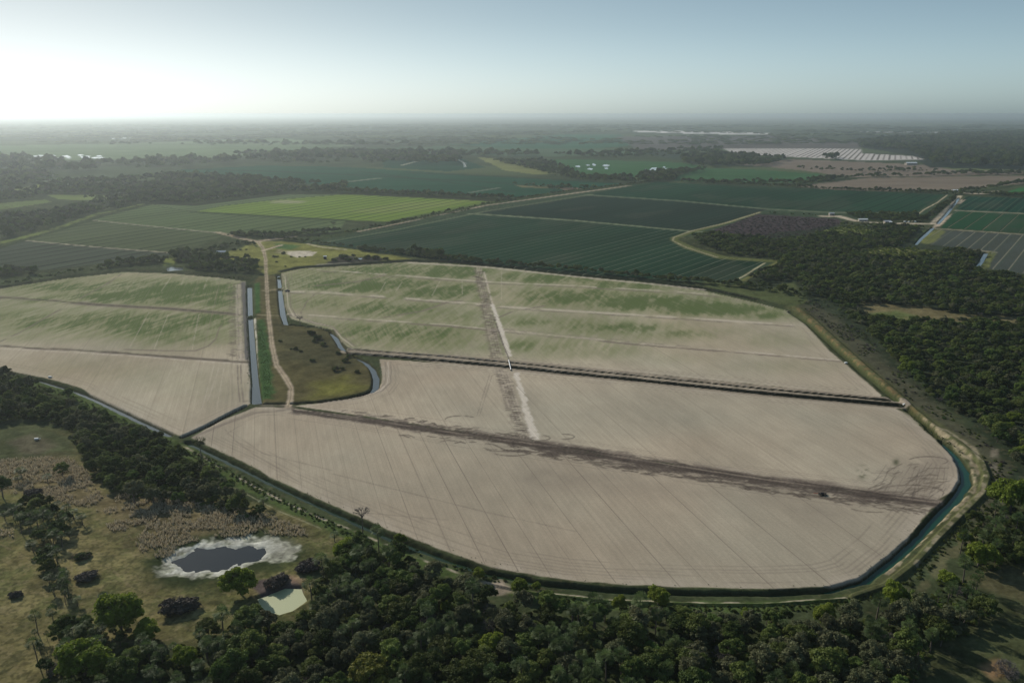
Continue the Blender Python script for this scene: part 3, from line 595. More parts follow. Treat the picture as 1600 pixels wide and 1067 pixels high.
SURF = {
 0: ('ground', ground_mat('mixed ground', grain=.6, gsc=.55, bump=.8)),
 1: ('field', ground_mat('grey green beds', [(65,29,.16,(.016,.02,.014),1.2,0),(65,7.25,.2,(.12,.13,.09),.3,0)])),
 2: ('field', ground_mat('olive beds', [(65,29,.15,(.018,.025,.012),1.2,0),(65,7.25,.2,(.16,.17,.09),.3,0)])),
 3: ('field', ground_mat('green beds', [(65,29,.15,(.02,.032,.014),1.1,0),(65,7.25,.2,(.18,.2,.1),.3,0)])),
 4: ('field', ground_mat('lime beds', [(65,29,.13,(.03,.05,.018),1.2,0),(65,7.25,.2,(.24,.28,.1),.35,0)])),
 5: ('field', ground_mat('pale green beds', [(65,29,.12,(.03,.04,.02),.9,0)])),
 6: ('field', ground_mat('dark green beds', [(54,15.4,.07,(.13,.14,.095),.85,0),(54,5.1,.2,(.004,.014,.009),.5,0)])),
 7: ('field', ground_mat('dark teal beds', [(54,15.4,.08,(.09,.09,.07),.4,0),(54,5.1,.2,(.006,.016,.012),.5,0)])),
 8: ('field', ground_mat('teal beds', [(54,25,.09,(.004,.01,.007),.85,0),(54,12.5,.07,(.06,.08,.055),.3,0)])),
 9: ('field', ground_mat('deep green beds', [(54,25,.09,(.004,.01,.006),.9,0),(54,12.5,.07,(.16,.17,.11),.4,0)])),
 10: ('field', ground_mat('deep green beds near', [(54,25,.08,(.004,.008,.005),.95,0),(54,25.001,.035,(.3,.28,.18),.5,1)])),
 11: ('field', ground_mat('grey beds', [(54,16,.07,(.3,.26,.19),.75,0),(54,3.2,.25,(.05,.06,.05),.5,0),(54,16.02,.2,(.05,.075,.05),.3,3)])),
 12: ('orchard_floor', ground_mat('dark bare plot', [(115,22,.2,(.03,.022,.024),.8,2)])),
 13: ('meadow', ground_mat('meadow', grain=.55, gsc=.5, bump=.6)),
 14: ('field', ground_mat('west field', [(106.5,23,.03,(.2,.165,.125),.3,0), SF, SW2], grain=.24, gsc=.8)),
 15: ('field', ground_mat('north field', [(106.5,23,.03,(.2,.165,.125),.3,0), SF, SW2], grain=.24, gsc=.8)),
 16: ('field', ground_mat('east field', [(106.5,12.4,.03,(.19,.155,.12),.4,0), SF, SW2], grain=.24, gsc=.8)),
 17: ('field', ground_mat('south field', [SR, SF, SW2], grain=.24, gsc=.8)),
 18: ('mud_road', ground_mat('churned mud', grain=.5, gsc=.8, bump=.8)),
 19: ('dirt_road', ground_mat('sandy lane', grain=.3, gsc=.8, bump=.4)),
 20: ('field', ground_mat('white mulch beds', [(65.6,21.8,.26,(.13,.115,.10),1.6,0)])),
 21: ('pasture', ground_mat('dry pasture', grain=.6, gsc=.55, bump=.8)),
}
VZ = np.stack([X, Y, Z], 1)
for r, (nm, mt) in SURF.items():
    q = Q[FR == r]
    if not len(q): continue
    used = np.unique(q); remap = np.zeros(N, np.int32); remap[used] = np.arange(len(used)); q = remap[q]
    me = bpy.data.meshes.new(nm); me.vertices.add(len(used)); me.vertices.foreach_set('co', VZ[used].astype(np.float32).ravel())
    me.loops.add(q.size); me.loops.foreach_set('vertex_index', q.astype(np.int32).ravel())
    me.polygons.add(len(q)); me.polygons.foreach_set('loop_start', (np.arange(len(q)) * 4).astype(np.int32))
    me.polygons.foreach_set('use_smooth', np.ones(len(q), bool)); me.update(calc_edges=True)
    a = me.color_attributes.new('Col', 'FLOAT_COLOR', 'POINT')
    a.data.foreach_set('color', np.concatenate([np.clip(C[used], 0, 1), np.ones((len(used), 1))], 1).astype(np.float32).ravel())
    me.materials.append(mt); o = bpy.data.objects.new(nm, me); col.objects.link(o); o['kind'] = 'structure'
del Q, FR, VZ

# ------------------------------------------------------------------ water
def water_mat(name, c, rough=.06, bump=.03, spec=.5):
    m, t, b = new_mat(name); b.inputs['Base Color'].default_value = (*c, 1); b.inputs['Roughness'].default_value = rough
    b.inputs['IOR'].default_value = 1.33; b.inputs['Specular IOR Level'].default_value = spec
    tc = nd(t, 'ShaderNodeTexCoord'); n = noise(t, tc.outputs['Object'], 1.2, 3)
    bp = nd(t, 'ShaderNodeBump'); bp.inputs['Strength'].default_value = bump; bp.inputs['Distance'].default_value = .2
    lk(t, n, bp.inputs['Height']); lk(t, bp.outputs[0], b.inputs['Normal'])
    return m, t, b
def ribbon(name, pts, wpx, z, mat, extra=2.4, skip=()):
    P = W(pts); ws = wpx if isinstance(wpx, (list, tuple)) else [wpx] * len(pts); v = []; f = []
    for k in range(len(P)):
        a = P[max(k - 1, 0)]; b = P[min(k + 1, len(P) - 1)]; t = (b - a) / np.hypot(*(b - a)); n = np.array([-t[1], t[0]])
        hw = .5 * ws[k] * mpp(pts[k][1]) + extra
        v += [(*(P[k] + n * hw), z), (*(P[k] - n * hw), z)]
        if k: f.append((2 * k - 2, 2 * k - 1, 2 * k + 1, 2 * k))
    me = bpy.data.meshes.new(name); me.from_pydata(v, [], f); me.materials.append(mat); me.update()
    o = bpy.data.objects.new(name, me); col.objects.link(o); o['kind'] = 'structure'; return o
wl, _, _ = water_mat('pale canal water', (.05,.06,.06), .12); wd_, _, _ = water_mat('green canal water', (.012,.026,.012), .10, .03, .3)
wt_, t_, b_ = water_mat('teal canal water', (.006,.042,.022), .12, .03, .22)
def wribbon(k, mat, z=-1.6): return ribbon('canal_water', CAN[k][0], CAN[k][1], z, mat, .4)
wribbon('south_west', wl); wribbon('west', wl); wribbon('lane', wl); wribbon('bend', wl); wribbon('pen', wl)
for k in ('road_east', 'east_low', 'stub'): wribbon(k, wl, -1.2)
sc_ = CAN['south']
ribbon('canal_water', sc_[0][:14], sc_[1][:14], -1.75, wd_, .6); ribbon('canal_water', sc_[0][13:], sc_[1][13:], -1.754, wt_, .6)
def sheet(name, pts, z, mat, grow=0):
    P = W(pts); c = P.mean(0); v = [(*(c + (p - c) * (1 + grow)), z) for p in P]
    me = bpy.data.meshes.new(name); me.from_pydata(v, [], [tuple(range(len(v)))][0:1]); me.materials.append(mat); me.update()
    if me.polygons[0].normal.z < 0: me.flip_normals()
    o = bpy.data.objects.new(name, me); col.objects.link(o); o['kind'] = 'structure'; return o
wp, _, _ = water_mat('dark pond water', (.010,.011,.013), .12)
sheet('pond_water', PI, -.72, wp, .12)
ws_, t_, b_ = water_mat('duckweed water', (.34,.36,.2), .5, .1)
sheet('pond_water', P2, -1.0, ws_, .08)
sheet('pond_water', [(256,420),(268,415),(290,417),(286,423),(260,424)], -.6, wl); sheet('pond_water', [(555,402),(568,402),(565,406)], -.6, wl)
wf, _, _ = water_mat('marsh water', (.3,.32,.33), .15, .1)
def far_water(cx, cy, wx, wy, n, seed):
    """broken pools of shallow water in a marsh, one sheet each cluster"""
    r = random.Random(seed); v = []; f = []
    for k in range(n):
        px = cx + r.uniform(-1, 1) * wx; py = cy + r.uniform(-1, 1) * wy; a = r.uniform(.12, .35) * wx / n ** .3; b = r.uniform(.3, .7) * wy / n ** .1
        s = len(v); m = 14
        for j in range(m):
            t = j / m * 2 * math.pi; q = r.uniform(.6, 1.1); g = G(px + a * q * math.cos(t), py + b * q * math.sin(t)); v.append((g[0], g[1], .5 + k * .01))
        f.append(tuple(range(s, s + m)))
    me = bpy.data.meshes.new('marsh_water'); me.from_pydata(v, [], f); me.materials.append(wf); me.update()
    o = bpy.data.objects.new('marsh_water', me); col.objects.link(o); o['kind'] = 'structure'
far_water(25,244.8,50,1.6,14,1); far_water(105,245.4,55,2.6,26,2); far_water(188,217.2,20,1.3,7,3); far_water(230,215.8,10,.4,2,4)
far_water(1035,263,30,3.5,10,5); far_water(930,261,30,4,8,6); far_water(975,205.5,5,.4,1,8); far_water(725,258,4,3,3,9)

exec_marker = 0
# ------------------------------------------------------------------ plants
def tag(o, label, cat, group=None):
    o['label'] = label; o['category'] = cat
    if group: o['group'] = group
    return o
def leaf_mat(name, c1, c2, rough=.7, spec=.12, transl=.25, var=.5):
    m, t, b = new_mat(name); b.inputs['Roughness'].default_value = rough; b.inputs['Specular IOR Level'].default_value = spec
    oi = nd(t, 'ShaderNodeObjectInfo'); tc = nd(t, 'ShaderNodeTexCoord'); n = noise(t, tc.outputs['Object'], .55, 3)
    mx = nd(t, 'ShaderNodeMix', data_type='RGBA')
    f = mathn(t, 'ADD', mathn(t, 'MULTIPLY', oi.outputs['Random'], .75), mathn(t, 'MULTIPLY_ADD', n, .9, -.3))
    cl = nd(t, 'ShaderNodeClamp'); lk(t, f, cl.inputs[0]); lk(t, cl.outputs[0], mx.inputs[0]); mx.inputs[6].default_value = (*c1, 1); mx.inputs[7].default_value = (*c2, 1)
    r2 = mathn(t, 'FRACT', mathn(t, 'MULTIPLY', oi.outputs['Random'], 7.31))
    c = mulc(t, mx.outputs[2], mathn(t, 'MULTIPLY_ADD', r2, var, 1 - var * .5)); lk(t, c, b.inputs['Base Color'])
    tr = nd(t, 'ShaderNodeBsdfTranslucent'); lk(t, mulc(t, c, 1.3), tr.inputs['Color']); ms = nd(t, 'ShaderNodeMixShader'); ms.inputs[0].default_value = transl
    lk(t, b.outputs[0], ms.inputs[1]); lk(t, tr.outputs[0], ms.inputs[2]); lk(t, ms.outputs[0], t.nodes['Material Output'].inputs[0])
    return m
M_dark = leaf_mat('dark broad leaves', (.036,.062,.015), (.105,.125,.030), var=.8); M_olive = leaf_mat('grey olive leaves', (.07,.082,.038), (.12,.122,.062))
M_lime = leaf_mat('lime spring leaves', (.10,.145,.016), (.16,.195,.026), transl=.3, var=.3); M_mid = leaf_mat('mid green leaves', (.052,.095,.02), (.115,.145,.034), var=.7)
M_gold = leaf_mat('yellow green leaves', (.13,.135,.025), (.17,.16,.03), var=.2); M_palm = leaf_mat('palm fronds', (.040,.070,.022), (.075,.105,.035), .6, .1, .3)
M_grey = leaf_mat('bare grey twigs', (.085,.078,.075), (.13,.12,.11), .9, .1, 0); M_shrub = leaf_mat('dark purple grey scrub', (.065,.058,.055), (.10,.088,.072), .9, .1, .05)
M_sedge = leaf_mat('rank green herbage', (.05,.085,.02), (.085,.12,.03)); M_reed = leaf_mat('dry reed blades', (.34,.285,.19), (.50,.43,.30), .9, .05, .2)
bm_, t_, b_ = new_mat('grey bark'); b_.inputs['Base Color'].default_value = (.10,.085,.07,1)
n_ = noise(t_, nd(t_, 'ShaderNodeTexCoord').outputs['Object'], 3); lk(t_, mulc(t_, nd(t_, 'ShaderNodeRGB').outputs[0], 1.0), b_.inputs['Base Color'])
for n in t_.nodes:
    if n.type == 'RGB': n.outputs[0].default_value = (.11,.095,.08,1)
for n in t_.nodes:
    if n.type == 'VECT_MATH': lk(t_, mathn(t_, 'MULTIPLY_ADD', n_, 1.0, .5), n.inputs[3])
M_bark = bm_

def mesh_np(name, V, Fc, mats, midx=None):
    me = bpy.data.meshes.new(name); V = np.asarray(V, np.float32); k = Fc.shape[1]
    me.vertices.add(len(V)); me.vertices.foreach_set('co', V.ravel()); me.loops.add(Fc.size); me.loops.foreach_set('vertex_index', Fc.astype(np.int32).ravel())
    me.polygons.add(len(Fc)); me.polygons.foreach_set('loop_start', (np.arange(len(Fc)) * k).astype(np.int32))
    for m in mats: me.materials.append(m)
    if midx is not None: me.polygons.foreach_set('material_index', midx.astype(np.int32))
    me.update(calc_edges=True); return me
def rand_dirs(r, n):
    v = r.normal(size=(n, 3)); return v / np.linalg.norm(v, axis=1)[:, None]
def leaves(r, P, Nrm, size, asp=.7, tilt=.7):
    """one quad leaf spray at each point, facing roughly along Nrm"""
    n = len(P); d = Nrm + r.normal(size=(n, 3)) * tilt; d /= np.linalg.norm(d, axis=1)[:, None]
    a = np.cross(d, rand_dirs(r, n)); a /= np.linalg.norm(a, axis=1)[:, None] + 1e-9; b = np.cross(d, a)
    s = (size * r.uniform(.6, 1.35, n))[:, None]
    V = np.stack([P - a * s, P - b * s * asp, P + a * s, P + b * s * asp], 1).reshape(-1, 3)
    return V, np.arange(4 * n).reshape(n, 4)
ICO = None
def ico():
    global ICO
    if ICO is None:
        p = (1 + 5 ** .5) / 2
        v = np.array([(-1,p,0),(1,p,0),(-1,-p,0),(1,-p,0),(0,-1,p),(0,1,p),(0,-1,-p),(0,1,-p),(p,0,-1),(p,0,1),(-p,0,-1),(-p,0,1)], float); v /= np.linalg.norm(v[0])
        f = np.array([(0,11,5),(0,5,1),(0,1,7),(0,7,10),(0,10,11),(1,5,9),(5,11,4),(11,10,2),(10,7,6),(7,1,8),(3,9,4),(3,4,2),(3,2,6),(3,6,8),(3,8,9),(4,9,5),(2,4,11),(6,2,10),(8,6,7),(9,8,1)])
        ICO = (v, f)
    return ICO
def crown_mesh(name, seed, mat, rad=4.5, ht=7.0, base=2.2, ncl=34, nlf=110, lf=.30, flat=1.0, open_=0.0, core=.62):
    """crown of leaf clumps: uneven dome from base to base+ht, clumps spread through its volume"""
    r = np.random.default_rng(seed); VV = []; FF = []; off = 0
    lob = r.uniform(0, 2 * math.pi, 3)
    for k in range(ncl):
        d = rand_dirs(r, 1)[0]; d[2] = abs(d[2]) * 1.0 - .25 * r.random(); th = math.atan2(d[1], d[0])
        q = r.uniform(.45, 1.0) ** .5 * (1 + .18 * math.sin(2 * th + lob[0]) + .12 * math.sin(3 * th + lob[1]))
        c = np.array([d[0] * rad * q * .8, d[1] * rad * q * .8, base + ht * (.42 + .42 * d[2] * q * flat)])
        cr = r.uniform(.8, 1.5) * rad / 4.5
        dd = rand_dirs(r, nlf); dd[:, 2] = np.where(dd[:, 2] < -.35, -dd[:, 2], dd[:, 2])
        P = c + dd * np.array([1.0, 1.0, .72]) * cr * r.uniform(.72, 1.08, nlf)[:, None]
        V, Fq = leaves(r, P, dd, np.full(nlf, lf)); VV.append(V); FF.append(Fq + off); off += len(V)
        if core and r.random() > open_:
            iv, if_ = ico(); V = c + iv * np.array([1, 1, .72]) * cr * core * r.uniform(.85, 1.15, (12, 1))
            # cores as degenerate quads keep one face size
            VV.append(V); FF.append(np.concatenate([if_, if_[:, 2:3]], 1)[:, [0, 1, 2, 3]] + off); off += 12
    V = np.concatenate(VV); Fq = np.concatenate(FF)
    tri = Fq[:, 2] == Fq[:, 3]
    T = np.concatenate([Fq[~tri][:, [0, 1, 2]], Fq[~tri][:, [0, 2, 3]], Fq[tri][:, :3]])
    return mesh_np(name, V, T, [mat])
def tubes(segs, sides=5):
    V = []; Fq = []; off = 0
    for (a, b, ra, rb) in segs:
        a = np.array(a, float); b = np.array(b, float); d = b - a; d /= np.linalg.norm(d) + 1e-9
        u = np.cross(d, (0, 0, 1) if abs(d[2]) < .9 else (1, 0, 0)); u /= np.linalg.norm(u); v = np.cross(d, u)
        for (c, rr) in ((a, ra), (b, rb)):
            for j in range(sides): t = j / sides * 2 * math.pi; V.append(c + (u * math.cos(t) + v * math.sin(t)) * rr)
        for j in range(sides): Fq.append((off + j, off + (j + 1) % sides, off + sides + (j + 1) % sides, off + sides + j))
        off += 2 * sides
    return np.array(V), np.array(Fq)
def trunk_mesh(name, seed, h=5.0, r0=.28, spread=2.6, n=6, top=6.5):
    r = random.Random(seed); segs = []; p = (0, 0, -.4); q = (r.uniform(-.3, .3), r.uniform(-.3, .3), h * .5); segs.append((p, q, r0, r0 * .8)); 
    s = (q[0] + r.uniform(-.4, .4), q[1] + r.uniform(-.4, .4), h); segs.append((q, s, r0 * .8, r0 * .5))
    for k in range(n):
        t = k / n * 2 * math.pi + r.uniform(-.4, .4); o = q if k % 2 else s; L = spread * r.uniform(.7, 1.1)
        m = (o[0] + math.cos(t) * L * .5, o[1] + math.sin(t) * L * .5, o[2] + (top - o[2]) * .5); e = (o[0] + math.cos(t) * L, o[1] + math.sin(t) * L, top + r.uniform(-.5, .8))
        segs += [(o, m, r0 * .42, r0 * .25), (m, e, r0 * .25, r0 * .1)]
    V, Fq = tubes(segs); return mesh_np(name, V, Fq, [M_bark])
def twig_mesh(name, seed, rad=3.5, ht=7, base=1.5, n=9, mat=None, lift=.6):
    """leafless crown: branches forking three times into many thin twigs"""
    r = random.Random(seed); segs = []
    def grow(p, d, L, rr, lev):
        e = tuple(p[k] + d[k] * L for k in range(3)); segs.append((p, e, rr, rr * .6))
        if lev == 0: return
        for k in range(4 if lev > 1 else 6):
            nd_ = [d[j] * .75 + r.gauss(0, .5) for j in range(3)]; nd_[2] += lift * .25; q = math.sqrt(sum(x * x for x in nd_)); grow(e, [x / q for x in nd_], L * r.uniform(.55, .8), rr * .55, lev - 1)
    for k in range(n):
        t = k / n * 2 * math.pi; d = [math.cos(t) * .75, math.sin(t) * .75, r.uniform(.35, 1.1)]; q = math.sqrt(sum(x * x for x in d)); grow((0, 0, base), [x / q for x in d], rad * .42, .13, 3)
    V, Fq = tubes(segs, 3); return mesh_np(name, V, Fq, [mat or M_grey])
def palm_crown(name, seed, rad=2.0, n=34, z=0.0):
    """round cabbage-palm head: fan fronds on arched stalks in every direction, dead ones hanging below"""
    r = np.random.default_rng(seed); V = []; T = []
    for k in range(n):
        az = r.uniform(0, 2 * math.pi); el = math.asin(np.clip(1 - 1.5 * (k + .5) / n, -1, 1))
        d = np.array([math.cos(az) * math.cos(el), math.sin(az) * math.cos(el), math.sin(el)]); side = np.array([-math.sin(az), math.cos(az), 0]); up = np.cross(d, side) * -1
        L = rad * r.uniform(.8, 1.1); droop = rad * r.uniform(.15, .4); c0 = d * L * .42; o = len(V)
        V.append(np.array([0, 0, z]) + d * .1); V.append(c0 + np.array([0, 0, z]))
        m = 7; wdt = L * .55
        for j in range(m):
            a = (j / (m - 1) - .5) * 2.5; tip = c0 + d * math.cos(a) * L * .55 + side * math.sin(a) * wdt; 
            tip = tip + np.array([0, 0, z - droop * (1 - abs(d[2])) - abs(math.sin(a)) * .25 * rad * .5]); V.append(tip)
            mid = c0 * .35 + (tip - np.array([0, 0, z])) * .65 if j else None
        V.append(c0 + side * .09 + np.array([0, 0, z])); T.append((o, o + 1, o + 2 + m))
        for j in range(m - 1):
            a = V[o + 2 + j]; b = V[o + 3 + j]
            q = len(V); V.append(a * .55 + b * .45 + (np.array(c0) + np.array([0, 0, z]) - (a + b) * .5) * .0); T.append((o + 1, o + 2 + j, q))
    return mesh_np(name, np.array(V), np.array(T), [M_palm])
def palm_trunk(name, seed, h, lean=0.0):
    r = random.Random(seed); segs = []; p = (0, 0, -.4); k = 5; lx, ly = math.cos(seed) * lean, math.sin(seed) * lean
    for j in range(k):
        t = (j + 1) / k; q = (lx * t * t * h, ly * t * t * h, h * t); segs.append((p, q, .22 - .03 * j / k, .22 - .03 * (j + 1) / k)); p = q
    V, Fq = tubes(segs, 6); return mesh_np(name, V, Fq, [M_bark]), p

TREES = {}
def proto(kind, crown, trunk, ht_off=(0, 0, 0)): TREES.setdefault(kind, []).append((crown, trunk, ht_off))
for s in range(5): proto('dark', crown_mesh('crown', 100 + s, M_dark, rad=4.2 + .3 * s % 1, ht=7.2 + (s % 3) * .8, base=1.6, ncl=34 + 2 * s), trunk_mesh('trunk', s))
for s in range(3): proto('mid', crown_mesh('crown', 120 + s, M_mid, rad=4.0, ht=7.0 + s * .6, base=1.8, ncl=32), trunk_mesh('trunk', 20 + s))
for s in range(4): proto('olive', crown_mesh('crown', 140 + s, M_olive, rad=4.0, ht=6.6 + s * .5, base=1.6, ncl=30, nlf=70, lf=.33, open_=.2, core=.5), trunk_mesh('trunk', 30 + s))
for s in range(2): proto('lime', crown_mesh('crown', 160 + s, M_lime, rad=4.4, ht=8.6, base=-.4, ncl=56, nlf=120, lf=.27), trunk_mesh('trunk', 40 + s))
proto('gold', crown_mesh('crown', 170, M_gold, rad=4.4, ht=8.4, base=0.2, ncl=60, nlf=80, lf=.3, core=.75), trunk_mesh('trunk', 47))
proto('bright', crown_mesh('crown', 171, M_lime, rad=4.4, ht=9.0, base=-.6, ncl=64, nlf=80, lf=.3, core=.75), trunk_mesh('trunk', 48))
for s in range(3): proto('bare', twig_mesh('twigs', 180 + s), trunk_mesh('trunk', 50 + s, n=3, h=3, top=4))
for s in range(3):
    h = (6.2, 7.6, 9.0)[s]; tm, top = palm_trunk('trunk', 60 + s, h, .03 * s); proto('palm', palm_crown('fronds', 190 + s, 2.5 + .15 * s), tm, top)
SHRUB = [twig_mesh('twigs', 200 + s, rad=3.4, base=.1, n=14, mat=M_shrub, lift=-.3) for s in range(2)]
SHRUBC = [crown_mesh('twig_mass', 210 + s, M_shrub, rad=3.6, ht=3.2, base=-.4, ncl=34, nlf=60, lf=.28, core=.7) for s in range(2)]
BUSH = [crown_mesh('leaf_mass', 220 + s, (M_dark, M_mid, M_dark)[s], rad=3.2, ht=3.6, base=-.6, ncl=24, nlf=60, lf=.3, core=.7) for s in range(3)]

def link_mesh(name, me, parent=None, loc=(0, 0, 0)):
    o = bpy.data.objects.new(name, me); col.objects.link(o); o.location = loc
    if parent: o.parent = parent
    return o
def plant(name, parts, x, y, sc, rz, label, cat, group=None, z=0.0):
    e = bpy.data.objects.new(name, None); e.empty_display_size = .5; col.objects.link(e); e.location = (x, y, z); e.rotation_euler = (0, 0, rz); e.scale = sc if isinstance(sc, tuple) else (sc, sc, sc)
    for pn, me, loc in parts: link_mesh(pn, me, e, loc)
    return tag(e, label, cat, group)
KN = {'dark': ('broadleaf_tree', 'crown'), 'mid': ('broadleaf_tree', 'crown'), 'olive': ('broadleaf_tree', 'crown'), 'lime': ('broadleaf_tree', 'crown'), 'gold': ('broadleaf_tree', 'crown'), 'bright': ('broadleaf_tree', 'crown'), 'bare': ('bare_tree', 'twigs'), 'palm': ('palm_tree', 'fronds')}
def tree(kind, x, y, sc, label, group=None, rz=None, v=None):
    c, t, off = TREES[kind][(v if v is not None else random.randrange(99)) % len(TREES[kind])]
    return plant(KN[kind][0], [('trunk', t, (0, 0, 0)), (KN[kind][1], c, off)], x, y, sc, random.uniform(0, 6.28) if rz is None else rz, label, 'palm tree' if kind == 'palm' else 'tree', group)

# ---- single trees and shrubs one can point at: (kind, pixel of the base, width in pixels, label)
def at_px(x, y): return G(x, y)
singles = [
 ('bright', 376, 928, 58, 'round bright green tree standing alone beside the two ponds'),
 ('gold', 578, 1075, 72, 'big yellow green domed tree at the bottom edge of the wood'),
 ('lime', 190, 985, 78, 'wide lime green tree on the wood edge below the long dark shrub'),
 ('lime', 135, 1058, 88, 'largest lime green tree in the bottom left corner'),
 ('lime', 232, 1000, 46, 'lime green tree right of the wide one, over dark palms'),
 ('lime', 290, 1040, 44, 'lime green tree near the bottom edge left of the yellow domed tree'),
 ('lime', 770, 1018, 40, 'lime green tree in the middle of the bottom wood'),
 ('lime', 749, 903, 22, 'narrow bright green tree at the canal bend south of the field'),
 ('lime', 812, 928, 32, 'bright green tree next to the pale bank of the south canal'),
 ('lime', 838, 922, 18, 'small bright green tree right beside the canal tree'),
 ('lime', 625, 850, 22, 'small bright tree on the canal verge right of the tall bare tree'),
 ('lime', 540, 872, 40, 'lime bushy tree at the north west tip of the bottom wood'),
 ('lime', 1028, 945, 40, 'lime green tree at the top edge of the wood below the field middle'),
 ('lime', 968, 950, 26, 'small lime tree left of the one below the field middle'),
 ('lime', 1166, 968, 24, 'single lime crown in the wood below the canal'),
 ('lime', 1288, 975, 40, 'lime green tree in a gap of the wood near the canal corner'),
 ('lime', 1396, 945, 46, 'lime green tree where the east canal turns south'),
 ('lime', 1480, 915, 34, 'yellowish tree on the edge of the shaded clearing'),
 ('lime', 1578, 800, 66, 'broad bright green tree at the right picture edge'),
 ('lime', 1528, 885, 52, 'bright green tree above the small brown clearing on the right'),
 ('lime', 1555, 880, 26, 'yellow green tree touching the one above the brown clearing'),
 ('lime', 1506, 850, 26, 'small lime tree on the track side of the east wood'),
 ('lime', 1418, 585, 26, 'bright green tree at the edge of the wood east of the dark ditch'),
 ('lime', 700, 955, 24, 'small lime crown among grey trees in the bottom wood'),
 ('lime', 690, 935, 26, 'lime crown near the pale sand patch by the canal'),
 ('dark', 5, 778, 38, 'dark round tree cut by the left picture edge above the pasture'),
 ('dark', 98, 745, 28, 'dark green bushy tree alone in the reeds'),
 ('olive', 210, 785, 38, 'round olive tree at the lower edge of the west wood by the reeds'),
 ('olive', 240, 788, 30, 'yellowish olive tree next to the round olive one'),
 ('mid', 108, 624, 20, 'spiky green tree right on the bank of the south west canal'),
 ('dark', 455, 630, 1, ''),
]
for kind, px, py, wpx, lab in singles:
    if not lab: continue
    x, y = at_px(px, py); s = wpx * mpp(py) / (TREES[kind][0][0].name and 9.2)
    tree(kind, x, y, (s, s, s * random.uniform(.92, 1.1)), lab)
taken = [at_px(a[1], a[2]) + (a[3] * mpp(a[2]) * .45,) for a in singles]
palms_1 = [(129,819,16,'lone tall palm casting a shadow to its right, right of the palm clump'),(115,811,14,'palm between the lone palm and the palm clump'),(105,803,13,'palm standing in the reeds above the lone palm'),(90,797,12,'palm at the upper right tip of the palm clump'),(8,812,13,'lone palm near the left edge beside the palm clump'),(28,800,12,'palm just left of the palm clump, by the reeds'),
 (163,941,14,'lone short palm above the wide lime tree'),(121,946,13,'palm at the foot of the lower palm row'),(52,862,17,'leaning palm at the head of the lower palm row'),(75,755,13,'lone palm in the reeds above the purple scrub'),(29,756,12,'leaning palm in the reeds near the left edge'),(523,846,14,'palm on the green verge near the tall bare tree'),(412,792,14,'curved palm above the reeds beside the south canal'),(34,748,16,'shaggy palm left of the reeds')]
for px, py, wpx, lab in palms_1:
    x, y = at_px(px, py); s = wpx * mpp(py) / 4.0; tree('palm', x, y, (s, s, s * .62), lab, v=0)
    taken.append((x, y, 2.5))
shr = [(52,772,34,'rounded purple grey shrub in the reeds near the left edge'),(128,872,38,'low dark green shrub, upper of the two on the open pasture'),(137,904,44,'rounded purple grey shrub, lower of the two on the open pasture'),(278,953,70,'long dark grey shrub on the pasture below the pale rimmed pond'),
       (483,888,52,'dark grey shrub between the pale rimmed pond and the wood'),(24,932,22,'feathery dark bush in the lower left pasture'),(1572,1052,60,'pale grey twiggy shrub in the bottom right corner'),(433,912,48,'dark scrub on the steep bank above the pale green pond')]
for k, (px, py, wpx, lab) in enumerate(shr):
    x, y = at_px(px, py); s = wpx * mpp(py) / 7.6
    parts = [('twigs', SHRUB[k % 2], (0, 0, 0)), ('twig_mass', SHRUBC[k % 2], (0, 0, 0))]
    if k in (1,): parts = [('twigs', SHRUB[0], (0, 0, 0)), ('leaf_mass', BUSH[0], (0, 0, 0))]
    if k == 6: parts = [('twigs', TREES['bare'][0][0], (0, 0, -1.2)), ('twig_mass', TREES['bare'][1][0], (0, 0, -1.5))]
    plant('shrub', parts, x, y, (s, s * .75, s * .62) if wpx > 30 else (s, s, s), .2 * k, lab, 'shrub'); taken.append((x, y, wpx * mpp(py) * .5))
# bushes in the meadow and on the peninsula
mb = [(487,523,14),(497,530,14),(505,540,12),(492,534,10),(438,534,7),(462,546,9),(470,550,7),(488,565,10),(524,579,14),(540,565,12),(535,577,8),(558,582,9),(528,553,9),(483,520,8),(545,558,10),(455,546,5)]
for k, (px, py, wpx) in enumerate(mb):
    x, y = at_px(px, py); s = wpx * mpp(py) / 6.6
    plant('bush', [('leaf_mass', BUSH[k % 3], (0, 0, 0)), ('twigs', SHRUB[k % 2], (0, 0, 0))], x, y, (s, s, s * 1.1), k, 'dark round bush scattered on the rough peninsula between the canals', 'bush', 'bushes on the peninsula')
mb2 = [(428,402,7),(433,402,6),(455,402,5),(443,397,8),(468,402,4),(477,402,4),(432,410,5),(446,417,4),(404,407,5),(385,391,4),(376,391,5),(366,391,8),(552,400,7),(536,404,16),(586,405,14),(574,404,12),(545,408,12),(603,406,10),(522,408,10),(556,406,8)]
for k, (px, py, wpx) in enumerate(mb2):
    x, y = at_px(px, py); s = wpx * mpp(py) / 6.6
    plant('bush', [('leaf_mass', BUSH[k % 3], (0, 0, 0)), ('twigs', SHRUB[k % 2], (0, 0, 0))], x, y, (s, s, s), k, 'dark bush standing on the yellow green meadow by the farm pad', 'bush', 'bushes on the meadow')

